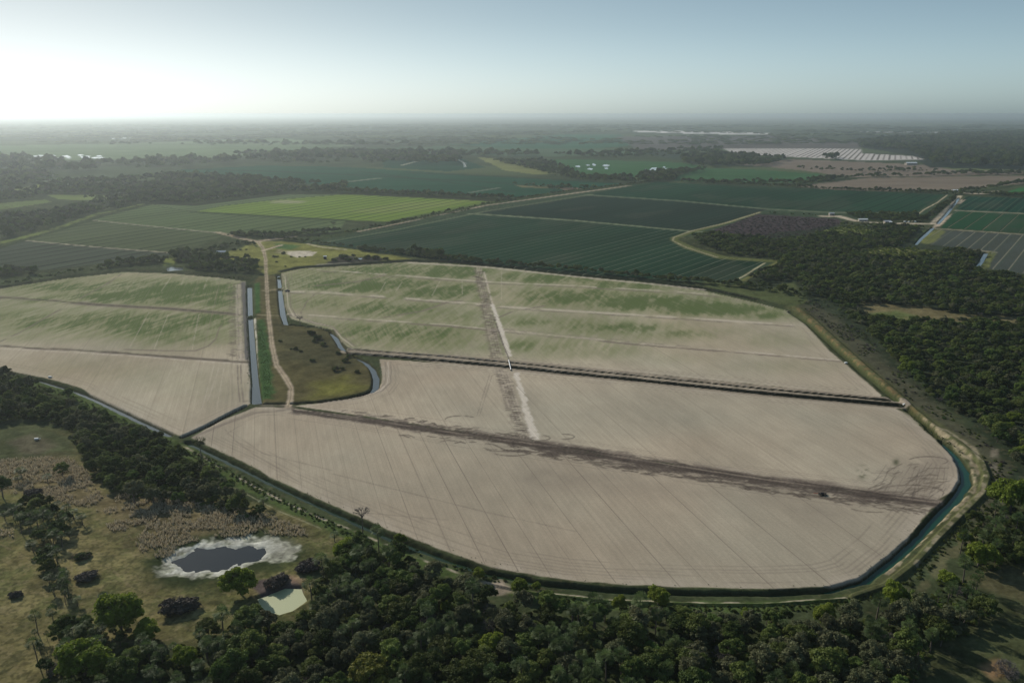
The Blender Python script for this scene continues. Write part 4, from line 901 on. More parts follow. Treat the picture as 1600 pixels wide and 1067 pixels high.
# tall bare trees
def tall_bare(px, py, hpx, wpx, lab, seed, leafy=False):
    x, y = at_px(px, py); m = mpp(py); h = hpx * m / cp * 1.02; wd = wpx * m
    V, Fq = tubes([((0, 0, -.5), (.1, .05, h * .5), .3, .22), ((.1, .05, h * .5), (0, 0, h * .78), .22, .14)], 7); tm = mesh_np('trunk', V, Fq, [M_bark])
    r = random.Random(seed); segs = []
    for k in range(15):
        t = k / 15 * 6.28 + r.uniform(-.2, .2); z0 = h * r.uniform(.62, .78); L = wd * .5 * r.uniform(.6, 1.05); p = (0, 0, z0); q = (math.cos(t) * L * .6, math.sin(t) * L * .6, z0 + (h - z0) * .72); segs.append((p, q, .09, .06))
        for j in range(7):
            a = t + r.uniform(-.9, .9); e = (q[0] + math.cos(a) * L * .45, q[1] + math.sin(a) * L * .45, q[2] + (h - z0) * r.uniform(.0, .4)); segs.append((q, e, .06, .03))
            for i in range(4): b = a + r.uniform(-1, 1); segs.append((e, (e[0] + math.cos(b) * L * .2, e[1] + math.sin(b) * L * .2, e[2] + r.uniform(-.1, .5)), .035, .02))
    V, Fq = tubes(segs, 3); bmh = mesh_np('branches', V, Fq, [M_grey if not leafy else M_dark])
    parts = [('trunk', tm, (0, 0, 0)), ('branches', bmh, (0, 0, 0))]
    if leafy: parts.append(('crown', crown_mesh('crown', seed, M_olive, rad=wd * .5, ht=h * .3, base=h * .66, ncl=14, nlf=40, lf=.3, core=0), (0, 0, 0)))
    plant('bare_tree' if not leafy else 'pine_tree', parts, x, y, 1.0, 0, lab, 'tree'); taken.append((x, y, 2))
tall_bare(567, 834, 38, 23, 'tall thin leafless tree with a flat spreading top beside the south canal', 5)
tall_bare(315, 722, 36, 18, 'tall thin tree with a dark sparse top where the south canal begins', 6, True)
tall_bare(469, 508, 12, 10, 'leafless tree beside the lane canal at the field corner', 7)
tall_bare(521, 357.5, 10, 9, 'lone dark tree on the track north of the farm meadow', 8, True)
tall_bare(286, 400, 13, 16, 'tall dark spreading tree over the small pond west of the farm lane', 9, True)

# ---- scattered woods
def inpoly(x, y, P): return sd_poly(x, y, P) < 0
def scatter(pts, spacing, seed, holes=(), keep=1.0, jit=.48, clump=0):
    P = W(pts); r = np.random.default_rng(seed); lo, hi = P.min(0), P.max(0)
    gx, gy = np.meshgrid(np.arange(lo[0], hi[0], spacing), np.arange(lo[1], hi[1], spacing)); gx = gx.ravel(); gy = gy.ravel()
    gx = gx + r.uniform(-jit, jit, gx.size) * spacing; gy = gy + r.uniform(-jit, jit, gx.size) * spacing
    m = inpoly(gx, gy, P) & (r.random(gx.size) < keep)
    if clump: m &= fbm(gx, gy, clump, seed + 3, 3) > .45
    for h in holes: m &= ~inpoly(gx, gy, W(h))
    return gx[m], gy[m]
HOLE_P2 = [(396,968),(400,925),(430,908),(478,905),(492,945),(478,972),(440,984)]
BOT = [(90,1130),(60,1060),(110,1010),(150,975),(200,975),(240,1003),(300,1010),(350,975),(400,968),(440,965),(486,935),(492,905),(520,876),(560,856),(620,872),(700,912),(745,930),(800,950),(860,957),(950,965),(1050,970),(1100,970),(1210,972),(1260,978),(1340,970),(1400,957),(1440,943),(1470,905),(1510,905),(1560,950),(1540,975),(1490,1000),(1450,1030),(1430,1060),(1420,1130)]
EAST = [(1600,775),(1560,790),(1530,815),(1500,850),(1500,885),(1530,900),(1590,880),(1700,900),(1760,760)]
WEST = [(-220,590),(0,588),(50,600),(70,620),(110,640),(165,655),(215,680),(262,702),(300,722),(340,750),(372,785),(420,800),(400,812),(330,795),(300,790),(250,785),(190,778),(145,752),(132,725),(118,700),(108,668),(60,655),(0,660),(-220,660)]
RIGHT = [(1240,440),(1180,440),(1172,436),(1225,411),(1190,404),(1140,399),(1095,384),(1078,374),(1104,366),(1150,372),(1212,378),(1284,368),(1318,352),(1440,357),(1402,388),(1420,392),(1500,394),(1530,398),(1518,426),(1600,436),(1760,450),(1760,775),(1640,745),(1590,735),(1545,695),(1500,655),(1450,620),(1425,590),(1390,556),(1345,515),(1315,492),(1290,470),(1262,462)]
RH = [[(1285,365),(1300,357),(1340,352),(1380,362),(1360,369),(1300,369)], [(1335,395),(1370,386),(1470,392),(1478,400),(1400,407),(1345,402)], [(1318,492),(1352,476),(1450,482),(1520,496),(1620,495),(1620,507),(1470,506),(1400,506)]]
allp = []                                    # (x, y, kind, sxy, sz, zone)
def add_wood(pts, spacing, seed, mix, zone, s0=1.0, sz=1.0, **k):
    gx, gy = scatter(pts, spacing, seed, **k); r = np.random.default_rng(seed + 1)
    ks = list(mix); pr = np.array([mix[a] for a in ks]); pr = pr / pr.sum(); pick = r.choice(len(ks), len(gx), p=pr)
    # palms, grey and green trees come in drifts
    dr = fbm(gx, gy, 28, seed + 9, 3)
    for x, y, p, d in zip(gx, gy, pick, dr):
        kind = ks[p]
        if kind in ('dark', 'olive', 'palm', 'mid') and 'palm' in mix:
            if d > .56 and r.random() < .7: kind = 'palm'
            elif d < .42 and r.random() < .7: kind = 'olive'
        s = s0 * (r.uniform(.5, .9) if r.random() < .45 else r.uniform(.85, 1.25)); allp.append((x, y, kind, s, s * sz * r.uniform(.8, 1.2), zone))
add_wood(BOT, 5.5, 1, {'dark': .34, 'olive': .2, 'palm': .22, 'mid': .24, 'bare': .05}, 'bottom', 1.02, .92)
add_wood(EAST, 5.4, 2, {'dark': .4, 'olive': .2, 'palm': .2, 'mid': .15, 'bare': .05}, 'east', .85)
add_wood(WEST, 5.6, 3, {'dark': .5, 'mid': .34, 'olive': .15, 'palm': .05}, 'west', .9)
for k, (pp, n) in enumerate((([(22,800),(45,782),(75,785),(98,800),(118,815),(120,835),(112,850),(92,862),(62,850),(40,838),(20,828)], 'clump'), ([(60,870),(78,866),(92,880),(112,905),(118,930),(112,950),(90,942),(72,920),(62,895)], 'row'), ([(40,985),(55,975),(110,990),(150,980),(150,1010),(90,1040),(60,1040)], 'row2'))):
    add_wood(pp, 3.6 if k < 2 else 4.6, 40 + k, {'palm': .8, 'dark': .2}, n, .72)
ncut = len(allp)
def far_wood(pts, spacing, seed, mix, s0, sz, zone='far', **k): add_wood(pts, spacing, seed, mix, zone, s0, sz, **k)
far_wood(RH[0], 6.0, 81, {'lime': .55, 'mid': .45}, .5, .6, zone='scrub'); far_wood(RH[1], 6.0, 82, {'lime': .6, 'mid': .3}, .55, .6, zone='scrub')
far_wood(RIGHT, 6.4, 5, {'dark': .5, 'mid': .28, 'olive': .2, 'bare': .06, 'lime': .05}, .98, .85, zone='right', keep=.88, holes=RH)
DM = {'dark': .7, 'mid': .1, 'olive': .2}
def band(pts, wpx):
    """polygon around a line, width in photo pixels measured across the ground"""
    P = W(pts); hm = half_m(pts, P, wpx); L = []; Rr = []
    for k in range(len(P)):
        a = P[max(k - 1, 0)]; b = P[min(k + 1, len(P) - 1)]; t = (b - a) / np.hypot(*(b - a)); n = np.array([-t[1], t[0]]); hw = max(hm[k] * .45, 2.5)
        L.append(P[k] + n * hw); Rr.append(P[k] - n * hw)
    return np.array(L + Rr[::-1])
def tree_line(pts, wpx, spacing, seed, mix=DM, s0=.7, sz=1.0, keep=1.0, zone='line'):
    global W
    W0 = W; P = band(pts, wpx)
    W = lambda q: P if q is pts else W0(q)
    try: add_wood(pts, spacing, seed, mix, zone, s0, sz, keep=keep)
    finally: W = W0
tree_line([(565,391),(640,398),(700,406),(760,412),(860,420),(960,430),(1060,440),(1140,446),(1180,452)], [8,11,11,8,6,6,7,9,12], 5.2, 50, DM, .72, .95)
tree_line([(640,398),(690,402)], 10, 5, 51, DM, .9, 1.2)
tree_line([(1170,447),(1240,460),(1262,468)], 16, 6, 52, {'dark': .6, 'palm': .4}, .8)
tree_line([(420,372),(470,378),(520,384),(570,390)], 4, 5.5, 53, DM, .6)
tree_line([(358,368),(380,369),(430,370),(478,366),(530,362)], [6,10,9,9,5], 5.5, 54, DM, .75)
tree_line([(300,396),(330,393),(350,386),(385,381),(400,384)], [5,6,7,7,5], 5, 55, DM, .6)
far_wood([(290,405),(330,402),(400,409),(404,428),(350,427),(300,422),(288,415)], 6.2, 56, {'dark': .6, 'mid': .3, 'olive': .1}, .85, 1.0, holes=([(352,410),(372,408),(380,412),(358,414)], [(392,406),(404,406),(402,409)]))
far_wood([(270,398),(296,398),(290,412),(272,408)], 6, 57, DM, 1.0, 1.1)
tree_line([(160,420),(200,412),(235,410),(255,408)], [8,14,16,14], 6, 58, DM, .85)
tree_line([(-200,455),(-80,440),(0,430),(40,427),(60,428)], [30,26,22,16,8], 6.5, 59, DM, .95)
tree_line([(0,448),(60,438),(120,426),(170,420)], 5, 5.5, 60, {'dark': .5, 'mid': .5}, .5)
tree_line([(536,366),(620,350),(700,332),(786,316),(880,301),(985,289),(1030,283)], 3, 8, 61, DM, .7)
tree_line([(488,374),(530,368),(600,355),(680,338),(740,328)], 2.5, 8, 62, DM, .6)
tree_line([(540,300),(600,303),(680,306),(760,310),(800,312)], [8,8,7,6,5], 9, 63, DM, 1.1)
tree_line([(232,316),(304,318),(380,309),(449,300),(540,300)], 3, 9, 64, DM, .9)
tree_line([(1064,284),(1200,291),(1330,298),(1480,303),(1600,306)], [4,4,4,5,5], 9, 65, DM, .9)
tree_line([(1496,309),(1480,320),(1455,338),(1442,347)], [12,14,14,10], 7.5, 66, DM, .9)
far_wood([(1320,335),(1430,336),(1450,342),(1440,347),(1390,346),(1340,342)], 8, 67, {'dark': .6, 'mid': .4}, .9, .9)
tree_line([(1500,300),(1540,296),(1600,286),(1640,282)], [4,5,5,5], 10, 68, DM, 1.1)
tree_line([(1555,306),(1600,308),(1640,312)], 4, 9, 69, DM, 1.0)
tree_line([(1190,334),(1240,336),(1290,338)], 1.5, 9, 70, DM, .5, keep=.5)
# leafless orchard rows on the dark plot
ORCH = [(1180,337),(1305,343),(1312,350),(1280,364),(1212,375),(1150,369),(1112,362)]
add_wood(ORCH, 8.5, 71, {'bare': 1}, 'orchard', .62, .55)
for k in range(ncut, len(allp)):
    if allp[k][5] == 'orchard': allp[k] = allp[k][:2] + ('shrubby',) + allp[k][3:]
# wide woods toward the horizon, coarser with distance
FW = [
 ([(-260,375),(-100,352),(0,338),(80,333),(150,316),(215,311),(300,303),(300,318),(233,317),(205,322),(150,334),(90,352),(0,376),(-120,402),(-300,440)], 9, 1.15, 1.1, 1.0),
 ([(-260,330),(0,300),(60,296),(200,290),(300,288),(420,292),(480,296),(540,292),(540,301),(449,301),(380,309),(300,318),(240,316),(215,312),(150,315),(80,306),(0,320),(-260,350)], 12, 1.5, 1.1, 1.0),
 ([(-260,300),(0,270),(100,276),(200,273),(280,276),(360,279),(540,293),(420,293),(300,288),(190,290),(60,294),(0,298),(-260,325)], 15, 1.9, 1.1, 1.0),
 ([(-300,252),(0,249),(180,252),(360,247),(380,240),(600,244),(700,246),(740,258),(620,258),(540,258),(400,258),(270,264),(120,272),(0,268),(-300,275)], 24, 2.9, 1.2, .85),
 ([(160,228),(400,229),(600,231),(700,226),(560,224),(400,224)], 40, 4, 1.1, .6),
 ([(770,252),(850,252),(880,262),(905,277),(1000,279),(1050,275),(1058,283),(1000,286),(985,287),(900,283),(860,274)], 13, 1.6, 1.1, .6),
 ([(1000,273),(1060,268),(1110,266),(1060,275),(1055,282),(1020,284)], 12, 1.6, 1.1, .9),
 ([(1060,245),(1140,243),(1230,250),(1200,260),(1110,262),(1070,258)], 18, 2.2, 1.1, .8),
 ([(1290,246),(1310,246),(1306,250),(1285,249)], 15, 2, 1.2, 1),
 ([(1250,285),(1290,279),(1350,277),(1300,284),(1270,289),(1120,288),(1060,285)], 12, 1.4, 1.0, .7),
 ([(1350,276),(1420,275),(1520,270),(1640,270),(1640,275),(1500,274),(1360,279)], 14, 1.5, 1, .7),
 ([(1240,264),(1330,266),(1400,264),(1470,268),(1400,270),(1320,270)], 14, 1.4, 1, .35),
 ([(1345,230),(1420,238),(1460,258),(1660,268),(1660,205),(1480,212),(1340,222)], 26, 3.0, 1.2, .85),
 ([(860,244),(1000,238),(1130,232),(1130,240),(1060,245),(940,250)], 26, 2.6, 1.1, .45),
 ([(420,240),(600,238),(700,238),(860,243),(800,247),(640,246),(440,244)], 30, 3.0, 1.1, .7),
 ([(800,289),(930,294),(925,299),(860,297)], 11, 1.1, 1, .5),
]
FH = [[(75,305),(190,305.5),(215,311),(160,313),(95,312)], [(15,297),(60,289),(100,279),(190,276),(190,280.5),(110,284),(66,293),(30,301)], [(145,321),(178,322),(168,328),(143,327)], [(-60,326),(0,318),(70,312),(80,316),(20,325),(-40,335)], [(300,270),(380,267),(420,269),(350,273)]]
for k, (pp, spc, s0, sz_, kp) in enumerate(FW):
    far_wood(pp, spc, 300 + k, {'dark': .62, 'olive': .25, 'mid': .13}, s0, sz_ * (.9 if s0 < 2 else .45 + 1.0 / s0), keep=kp * (.70 if k < 5 else .85), holes=FH, clump=(160 if k in (2, 3, 4) else 0))
# far horizon woods in drifts
r_ = np.random.default_rng(77)
for (y0, y1, spc, s0, kp) in ((206, 228, 70, 7, .4), (196, 206, 130, 11, .45)):
    pp = [(-300, y1), (-300, y0), (1900, y0), (1900, y1)]
    gx, gy = scatter(pp, spc, 900 + y0, keep=kp, clump=900)
    for x, y in zip(gx, gy): allp.append((x, y, 'dark', s0 * r_.uniform(.6, 1.2), s0 * .16 + .5, 'horizon'))

tk_ = np.array([(a, b, c) for a, b, c in taken])
def free(x, y, g=1.0): return np.all(np.hypot(tk_[:, 0] - x, tk_[:, 1] - y) > tk_[:, 2] + g)
P2w = W(HOLE_P2); POw = W([(240,885),(260,860),(300,848),(370,828),(450,838),(480,858),(460,880),(400,890),(300,912),(245,905)])
allp = [a for a in allp if (a[1] > 700 or free(a[0], a[1]))]
nx_ = np.array([a[0] for a in allp]); ny_ = np.array([a[1] for a in allp]); ok = (sd_poly(nx_, ny_, P2w) > -.5) & (sd_poly(nx_, ny_, POw) > 0); allp = [a for a, b in zip(allp, ok) if b]
def canal_clear(x, y):
    m = np.full(len(x), 1e9)
    for k, (pts, ws, dp) in CAN.items():
        d, ww = sd_line(x, y, W(pts), [.5 * a * mpp(p[1]) for a, p in zip(ws, pts)]); m = np.minimum(m, d - ww)
    return m
nx_ = np.array([a[0] for a in allp]); ny_ = np.array([a[1] for a in allp]); cc_ = canal_clear(nx_, ny_); allp = [a for a, b in zip(allp, cc_) if b > 4.0]
allp.sort(key=lambda a: a[1])
LAB = {('dark', 'bottom'): 'dark green broadleaf tree crowded in the wood along the bottom edge', ('mid', 'bottom'): 'mid green broadleaf tree crowded in the wood along the bottom edge', ('olive', 'bottom'): 'grey olive broadleaf tree crowded in the wood along the bottom edge',
       ('palm', 'bottom'): 'shaggy palm crowded among the trees of the bottom wood', ('bare', 'bottom'): 'leafless grey tree among the green crowns of the bottom wood'}
ZN = {'east': 'wood at the right picture edge', 'west': 'wood between the south west canal and the pasture', 'right': 'large wood east of the fields', 'clump': 'palm clump on the pasture', 'row': 'lower palm row on the pasture', 'row2': 'trees at the bottom left corner', 'line': 'tree line', 'bottom': 'wood along the bottom edge'}
AD = {'dark': 'dark green broadleaf tree', 'mid': 'mid green broadleaf tree', 'olive': 'grey olive broadleaf tree', 'lime': 'lime green broadleaf tree', 'palm': 'shaggy round headed palm', 'bare': 'leafless grey tree'}
lim = {'broadleaf': 262, 'palm': 280, 'bare': 90}; cnt = {'broadleaf': 0, 'palm': 0, 'bare': 0}
rest = []
def in_view(x, y):
    z = y * cp + H * sp; px = 800 + FP * x / z; py = 533.5 - FP * (y * sp - (H - 6) * cp) / z; return -15 < px < 1615 and py < 1085
for (x, y, kind, s, sz, zone) in allp:
    fam = kind if kind in ('palm', 'bare') else 'broadleaf'
    if kind != 'shrubby' and zone in ZN and in_view(x, y) and cnt[fam] < lim[fam] and y < 700:
        cnt[fam] += 1
        tree(kind, x, y, (s, s, sz), AD[kind] + ' crowded in the ' + ZN[zone], AD[kind] + 's in the ' + ZN[zone])
    else: rest.append((x, y, kind, s, sz))

# ---- instanced masses: one stuff object each
def instancer(name, pts, protos, label=None, z=0.0):
    """pts: x, y, which prototype, sxy, sz ; protos: objects already standing in the scene"""
    me = bpy.data.meshes.new(name); n = len(pts); A = np.array([(p[0], p[1], z) for p in pts], np.float32)
    me.vertices.add(n); me.vertices.foreach_set('co', A.ravel())
    a = me.attributes.new('idx', 'INT', 'POINT'); a.data.foreach_set('value', np.array([p[2] for p in pts], np.int32))
    a = me.attributes.new('scl', 'FLOAT_VECTOR', 'POINT'); a.data.foreach_set('vector', np.array([(p[3], p[3], p[4]) for p in pts], np.float32).ravel())
    a = me.attributes.new('rot', 'FLOAT_VECTOR', 'POINT'); rr = np.zeros((n, 3), np.float32); rr[:, 2] = rng.uniform(0, 6.28, n); a.data.foreach_set('vector', rr.ravel()); me.update()
    o = bpy.data.objects.new(name, me); col.objects.link(o); o['kind'] = 'stuff'
    if label: o['label'] = label
    g = bpy.data.node_groups.new(name, 'GeometryNodeTree'); g.interface.new_socket('Geometry', in_out='INPUT', socket_type='NodeSocketGeometry'); g.interface.new_socket('Geometry', in_out='OUTPUT', socket_type='NodeSocketGeometry')
    gi = g.nodes.new('NodeGroupInput'); go = g.nodes.new('NodeGroupOutput'); ip = g.nodes.new('GeometryNodeInstanceOnPoints'); jn = g.nodes.new('GeometryNodeJoinGeometry')
    for p in reversed(protos):
        inf = g.nodes.new('GeometryNodeObjectInfo'); inf.inputs['Object'].default_value = p; inf.inputs['As Instance'].default_value = True; g.links.new(inf.outputs['Geometry'], jn.inputs[0])
    def na(nm, ty):
        q = g.nodes.new('GeometryNodeInputNamedAttribute'); q.data_type = ty; q.inputs['Name'].default_value = nm; return q.outputs['Attribute']
    g.links.new(gi.outputs[0], ip.inputs['Points']); g.links.new(jn.outputs[0], ip.inputs['Instance']); ip.inputs['Pick Instance'].default_value = True
    g.links.new(na('idx', 'INT'), ip.inputs['Instance Index']); g.links.new(na('scl', 'FLOAT_VECTOR'), ip.inputs['Scale'])
    er = g.nodes.new('FunctionNodeEulerToRotation'); g.links.new(na('rot', 'FLOAT_VECTOR'), er.inputs[0]); g.links.new(er.outputs[0], ip.inputs['Rotation'])
    g.links.new(ip.outputs[0], go.inputs[0]); mod = o.modifiers.new('scatter', 'NODES'); mod.node_group = g
    return o
# prototypes: crowns of trees standing in view, found by mesh
by_mesh = {}
for o in col.objects:
    if o.type == 'MESH' and o.parent: by_mesh.setdefault(o.data.name, o)
order = []; kidx = {}
for kd in ('dark', 'mid', 'olive', 'lime', 'bare', 'palm'):
    kidx[kd] = []
    for (c, t, off) in TREES[kd]:
        if c.name in by_mesh: kidx[kd].append(len(order)); order.append(by_mesh[c.name])
kidx['shrubby'] = [len(order), len(order) + 1]; order += [by_mesh[SHRUBC[0].name], by_mesh[SHRUBC[1].name]]
kb = len(order); order += [by_mesh[b.name] for b in BUSH]
def conv(L): return [(x, y, random.choice(kidx[k]), s, sz) for (x, y, k, s, sz) in L]
print('trees total', len(allp), 'individual', cnt, 'rest', len(rest))
nr = [q for q in rest if q[1] <= 1200]; fr_ = [q for q in rest if q[1] > 1200]
fix = lambda L: [((x, y, ('dark' if k == 'palm' else k), s * (.6 if k == 'palm' else 1), sz * (.8 if k == 'palm' else 1))) for (x, y, k, s, sz) in L]
instancer('wood', conv(fix(nr)), order); instancer('distant_wood', conv(fix(fr_)), order)
# undergrowth and bank herbage
und = []
for pts, spc, seed, s in ((BOT, 3.6, 501, .42), (EAST, 3.8, 502, .42), (WEST, 3.6, 503, .45)):
    gx, gy = scatter(pts, spc, seed, holes=(HOLE_P2,)); und += [(x, y, kb + random.randrange(3), s * random.uniform(.6, 1.3), s * random.uniform(.6, 1.5)) for x, y in zip(gx, gy)]
gx, gy = scatter([(1240,470),(1290,470),(1345,515),(1400,570),(1450,620),(1500,655),(1545,695),(1590,735),(1560,770),(1548,735),(1520,690),(1440,640),(1380,588),(1300,515)], 3.4, 504, keep=.75, clump=14)
und += [(x, y, random.choice([kb, kb + 1, kb + 2, kidx['shrubby'][0], kidx['bare'][0]]), .3 * random.uniform(.6, 1.5), .28 * random.uniform(.6, 1.4)) for x, y in zip(gx, gy)]
def along(pts, wpx, spc, seed, s, ks, keep=1.0, clump=0):
    global W
    W0 = W; P = band(pts, wpx); W = lambda q: P if q is pts else W0(q)
    try: gx, gy = scatter(pts, spc, seed, keep=keep, clump=clump)
    finally: W = W0
    return [(x, y, kb + random.choice(ks), s * random.uniform(.6, 1.4), s * random.uniform(.6, 1.5)) for x, y in zip(gx, gy)]
und += along([(300,708),(345,730),(400,762),(455,790),(520,822),(560,840)], 9, 1.9, 505, .22, [0, 1], .9)
und += along([(60,603),(110,620),(160,645),(215,672),(265,695)], 12, 2.4, 506, .26, [0, 1, 1], .8)
und += along([(840,936),(950,946),(1080,951),(1200,951),(1310,945),(1380,925)], 6, 1.8, 507, .22, [0, 2], .85)
und += along([(1560,735),(1545,790),(1500,830),(1460,870),(1430,905),(1400,925)], 9, 2.2, 508, .25, [0, 2], .8)
und += along([(402,505),(410,540),(416,580),(418,620)], 16, 1.8, 509, .12, [1], .8)
und += along([(620,848),(700,882),(760,903),(830,922)], 7, 2.2, 510, .24, [0, 1], .7)
und += along([(300,430),(380,436)], 4, 3, 511, .3, [0], .8)
und += along([(442,430),(443,480),(452,500)], 3, 2.2, 512, .1, [1], .6)
und += along([(386,445),(389,520),(393,600)], 2, 1.6, 513, .13, [0, 1], .6)
und += along([(1425,650),(1450,672),(1480,692),(1500,712)], 4, 1.8, 514, .16, [0, 1], .6)
und += along([(330,700),(430,752),(560,808),(700,862),(850,903),(1000,914),(1200,921),(1310,917),(1380,880),(1440,818),(1480,784)], 2.5, 1.6, 515, .07, [0, 1], .15)
ux = np.array([u[0] for u in und]); uy = np.array([u[1] for u in und]); uc_ = canal_clear(ux, uy); und = [u for u, c in zip(und, uc_) if c > .7 + u[3] * 2.5]
instancer('undergrowth', und, order)
# dry reeds: leaning blades in tufts, all one mass
def reeds():
    r = np.random.default_rng(900); V = []; T = []; k = 0
    for pts, spc, kp in ((REEDS[0], .9, .6), (REEDS[1], .9, .7), (REEDS[2], 1.1, .6)):
        gx, gy = scatter(pts, spc, 901 + k, keep=kp); k += 1
        m = (fbm(gx, gy, 7, 91, 3) > .40); gx, gy = gx[m], gy[m]
        n = len(gx); 
        for j in range(5):
            az = r.uniform(0, 6.28, n); h = r.uniform(.6, 1.5, n); ln = r.uniform(.2, 1.0, n); wv = .17
            b = np.stack([gx + r.normal(0, .2, n), gy + r.normal(0, .2, n), np.full(n, -.1)], 1)
            t = b + np.stack([np.cos(az) * ln, np.sin(az) * ln, h], 1); sd = np.stack([-np.sin(az) * wv, np.cos(az) * wv, np.zeros(n)], 1)
            V.append(np.stack([b - sd, b + sd, t + sd * .6, t - sd * .6], 1).reshape(-1, 3))
    V = np.concatenate(V); Fq = np.arange(len(V)).reshape(-1, 4); me = mesh_np('reeds', V, Fq, [M_reed]); o = bpy.data.objects.new('reeds', me); col.objects.link(o); o['kind'] = 'stuff'
reeds()

# ------------------------------------------------------------------ small built things
def simple(name, c, rough=.6, metal=0.0):
    m, t, b = new_mat(name); b.inputs['Roughness'].default_value = rough; b.inputs['Metallic'].default_value = metal
    n = noise(t, nd(t, 'ShaderNodeTexCoord').outputs['Object'], 1.5, 4); rg = nd(t, 'ShaderNodeRGB'); rg.outputs[0].default_value = (*c, 1)
    lk(t, mulc(t, rg.outputs[0], mathn(t, 'MULTIPLY_ADD', n, .5, .75)), b.inputs['Base Color']); return m
M_white = simple('white painted sheet', (.75,.75,.72)); M_roofg = simple('grey sheet roof', (.42,.44,.46), .4); M_wall = simple('weathered wall', (.3,.27,.23)); M_dk = simple('dark steel', (.03,.03,.033), .4)
M_tyre = simple('tyre rubber', (.02,.02,.02), .9); M_glass = simple('dark glass', (.02,.025,.03), .1); M_pipe = simple('white pipe', (.8,.8,.78)); M_red = simple('faded red paint', (.3,.06,.04)); M_blue = simple('dark blue paint', (.02,.03,.06), .3); M_tan = simple('tan paint', (.45,.38,.26))
import bmesh
def box_bm(bm, c, s, rz=0, bev=0):
    r = bmesh.ops.create_cube(bm, size=1); bmesh.ops.scale(bm, vec=s, verts=r['verts'])
    if rz: bmesh.ops.rotate(bm, cent=(0, 0, 0), matrix=Matrix.Rotation(rz, 3, 'Z'), verts=r['verts'])
    bmesh.ops.translate(bm, vec=c, verts=r['verts']); return r['verts']
def cyl_bm(bm, c, rr, L, axis='X', seg=12, r2=None):
    r = bmesh.ops.create_cone(bm, cap_ends=True, segments=seg, radius1=rr, radius2=rr if r2 is None else r2, depth=L)
    if axis == 'X': bmesh.ops.rotate(bm, cent=(0, 0, 0), matrix=Matrix.Rotation(math.pi / 2, 3, 'Y'), verts=r['verts'])
    if axis == 'Y': bmesh.ops.rotate(bm, cent=(0, 0, 0), matrix=Matrix.Rotation(math.pi / 2, 3, 'X'), verts=r['verts'])
    bmesh.ops.translate(bm, vec=c, verts=r['verts'])
def prism(bm, prof, y0, y1):
    a = [bm.verts.new((p[0], y0, p[1])) for p in prof]; b = [bm.verts.new((p[0], y1, p[1])) for p in prof]; n = len(prof)
    bm.faces.new(a[::-1]); bm.faces.new(b)
    for k in range(n): bm.faces.new((a[k], a[(k + 1) % n], b[(k + 1) % n], b[k]))
def mk(name, fn, mat, parent):
    bm = bmesh.new(); fn(bm); bmesh.ops.recalc_face_normals(bm, faces=bm.faces); me = bpy.data.meshes.new(name); bm.to_mesh(me); bm.free(); me.materials.append(mat); return link_mesh(name, me, parent)
def thing(name, px, py, rz, label, cat, group=None, z=0):
    e = bpy.data.objects.new(name, None); col.objects.link(e); g = G(px, py); e.location = (g[0], g[1], z); e.rotation_euler = (0, 0, rz); return tag(e, label, cat, group)
def building(px, py, L, Wd, h, rz, label, roofmat, wallmat=M_wall, name='shed', cat='shed', group=None):
    e = thing(name, px, py, rz, label, cat, group)
    mk('wall', lambda b: box_bm(b, (0, 0, h / 2 - .2), (L, Wd, h + .4)), wallmat, e)
    def roof(b):
        v = [(-Wd / 2 - .4, h - .1), (0, h + Wd * .2), (Wd / 2 + .4, h - .1), (Wd / 2 + .4, h + .05), (0, h + Wd * .2 + .18), (-Wd / 2 - .4, h + .05)]
        prism(b, v, -L / 2 - .4, L / 2 + .4); bmesh.ops.rotate(b, cent=(0, 0, 0), matrix=Matrix.Rotation(math.pi / 2, 3, 'Z'), verts=b.verts)
    mk('roof', roof, roofmat, e)
    d = mk('door', lambda b: box_bm(b, (L * .2, -Wd / 2 - .03, 1.05), (1.1, .1, 2.1)), M_dk, e)
    for k in (-.28, -.02): mk('window', lambda b: box_bm(b, (L * k, -Wd / 2 - .03, h * .55), (1.2, .08, .9)), M_glass, e)
    return e
building(346, 397, 11, 7, 3, .2, 'long low shed with a dark grey roof at the west edge of the meadow', M_roofg)
building(508, 405, 3.6, 3.2, 3.6, .3, 'small white roofed hut alone on the yellow green meadow', M_white, simple('dark hut wall', (.05,.045,.04)), 'hut', 'hut')
building(1299, 336.5, 9, 6, 3.6, .1, 'pale roofed shed at the corner of the dark leafless plot', M_roofg, M_wall)
building(1348, 345.8, 15, 6, 3.2, .0, 'long white roofed barn on the service road', M_white, M_wall, 'barn', 'barn')
building(1386, 349, 11, 7, 3.4, .1, 'wide grey white shed right of the long barn', M_roofg, M_wall)
building(1391, 349.6, 5, 4, 2.8, -.1, 'small white shed touching the wide grey white shed', M_white, M_wall)
building(1423, 258, 40, 16, 7, .1, 'big white roofed packing barn on the far brown fields', M_white, M_wall, 'barn', 'barn')
building(1492, 300, 14, 8, 4, .1, 'white roofed shed at the head of the eastern sand road', M_white, M_wall)
building(1502, 299.5, 10, 6, 4, .1, 'pale roofed shed right of the one heading the sand road', M_roofg, M_wall)
def wheels(e, xs, ys, r=.38, w_=.26):
    for x in xs:
        for y in ys:
            wv = mk('wheel', lambda b: cyl_bm(b, (x, y, r), r, w_, 'Y', 14), M_tyre, e)
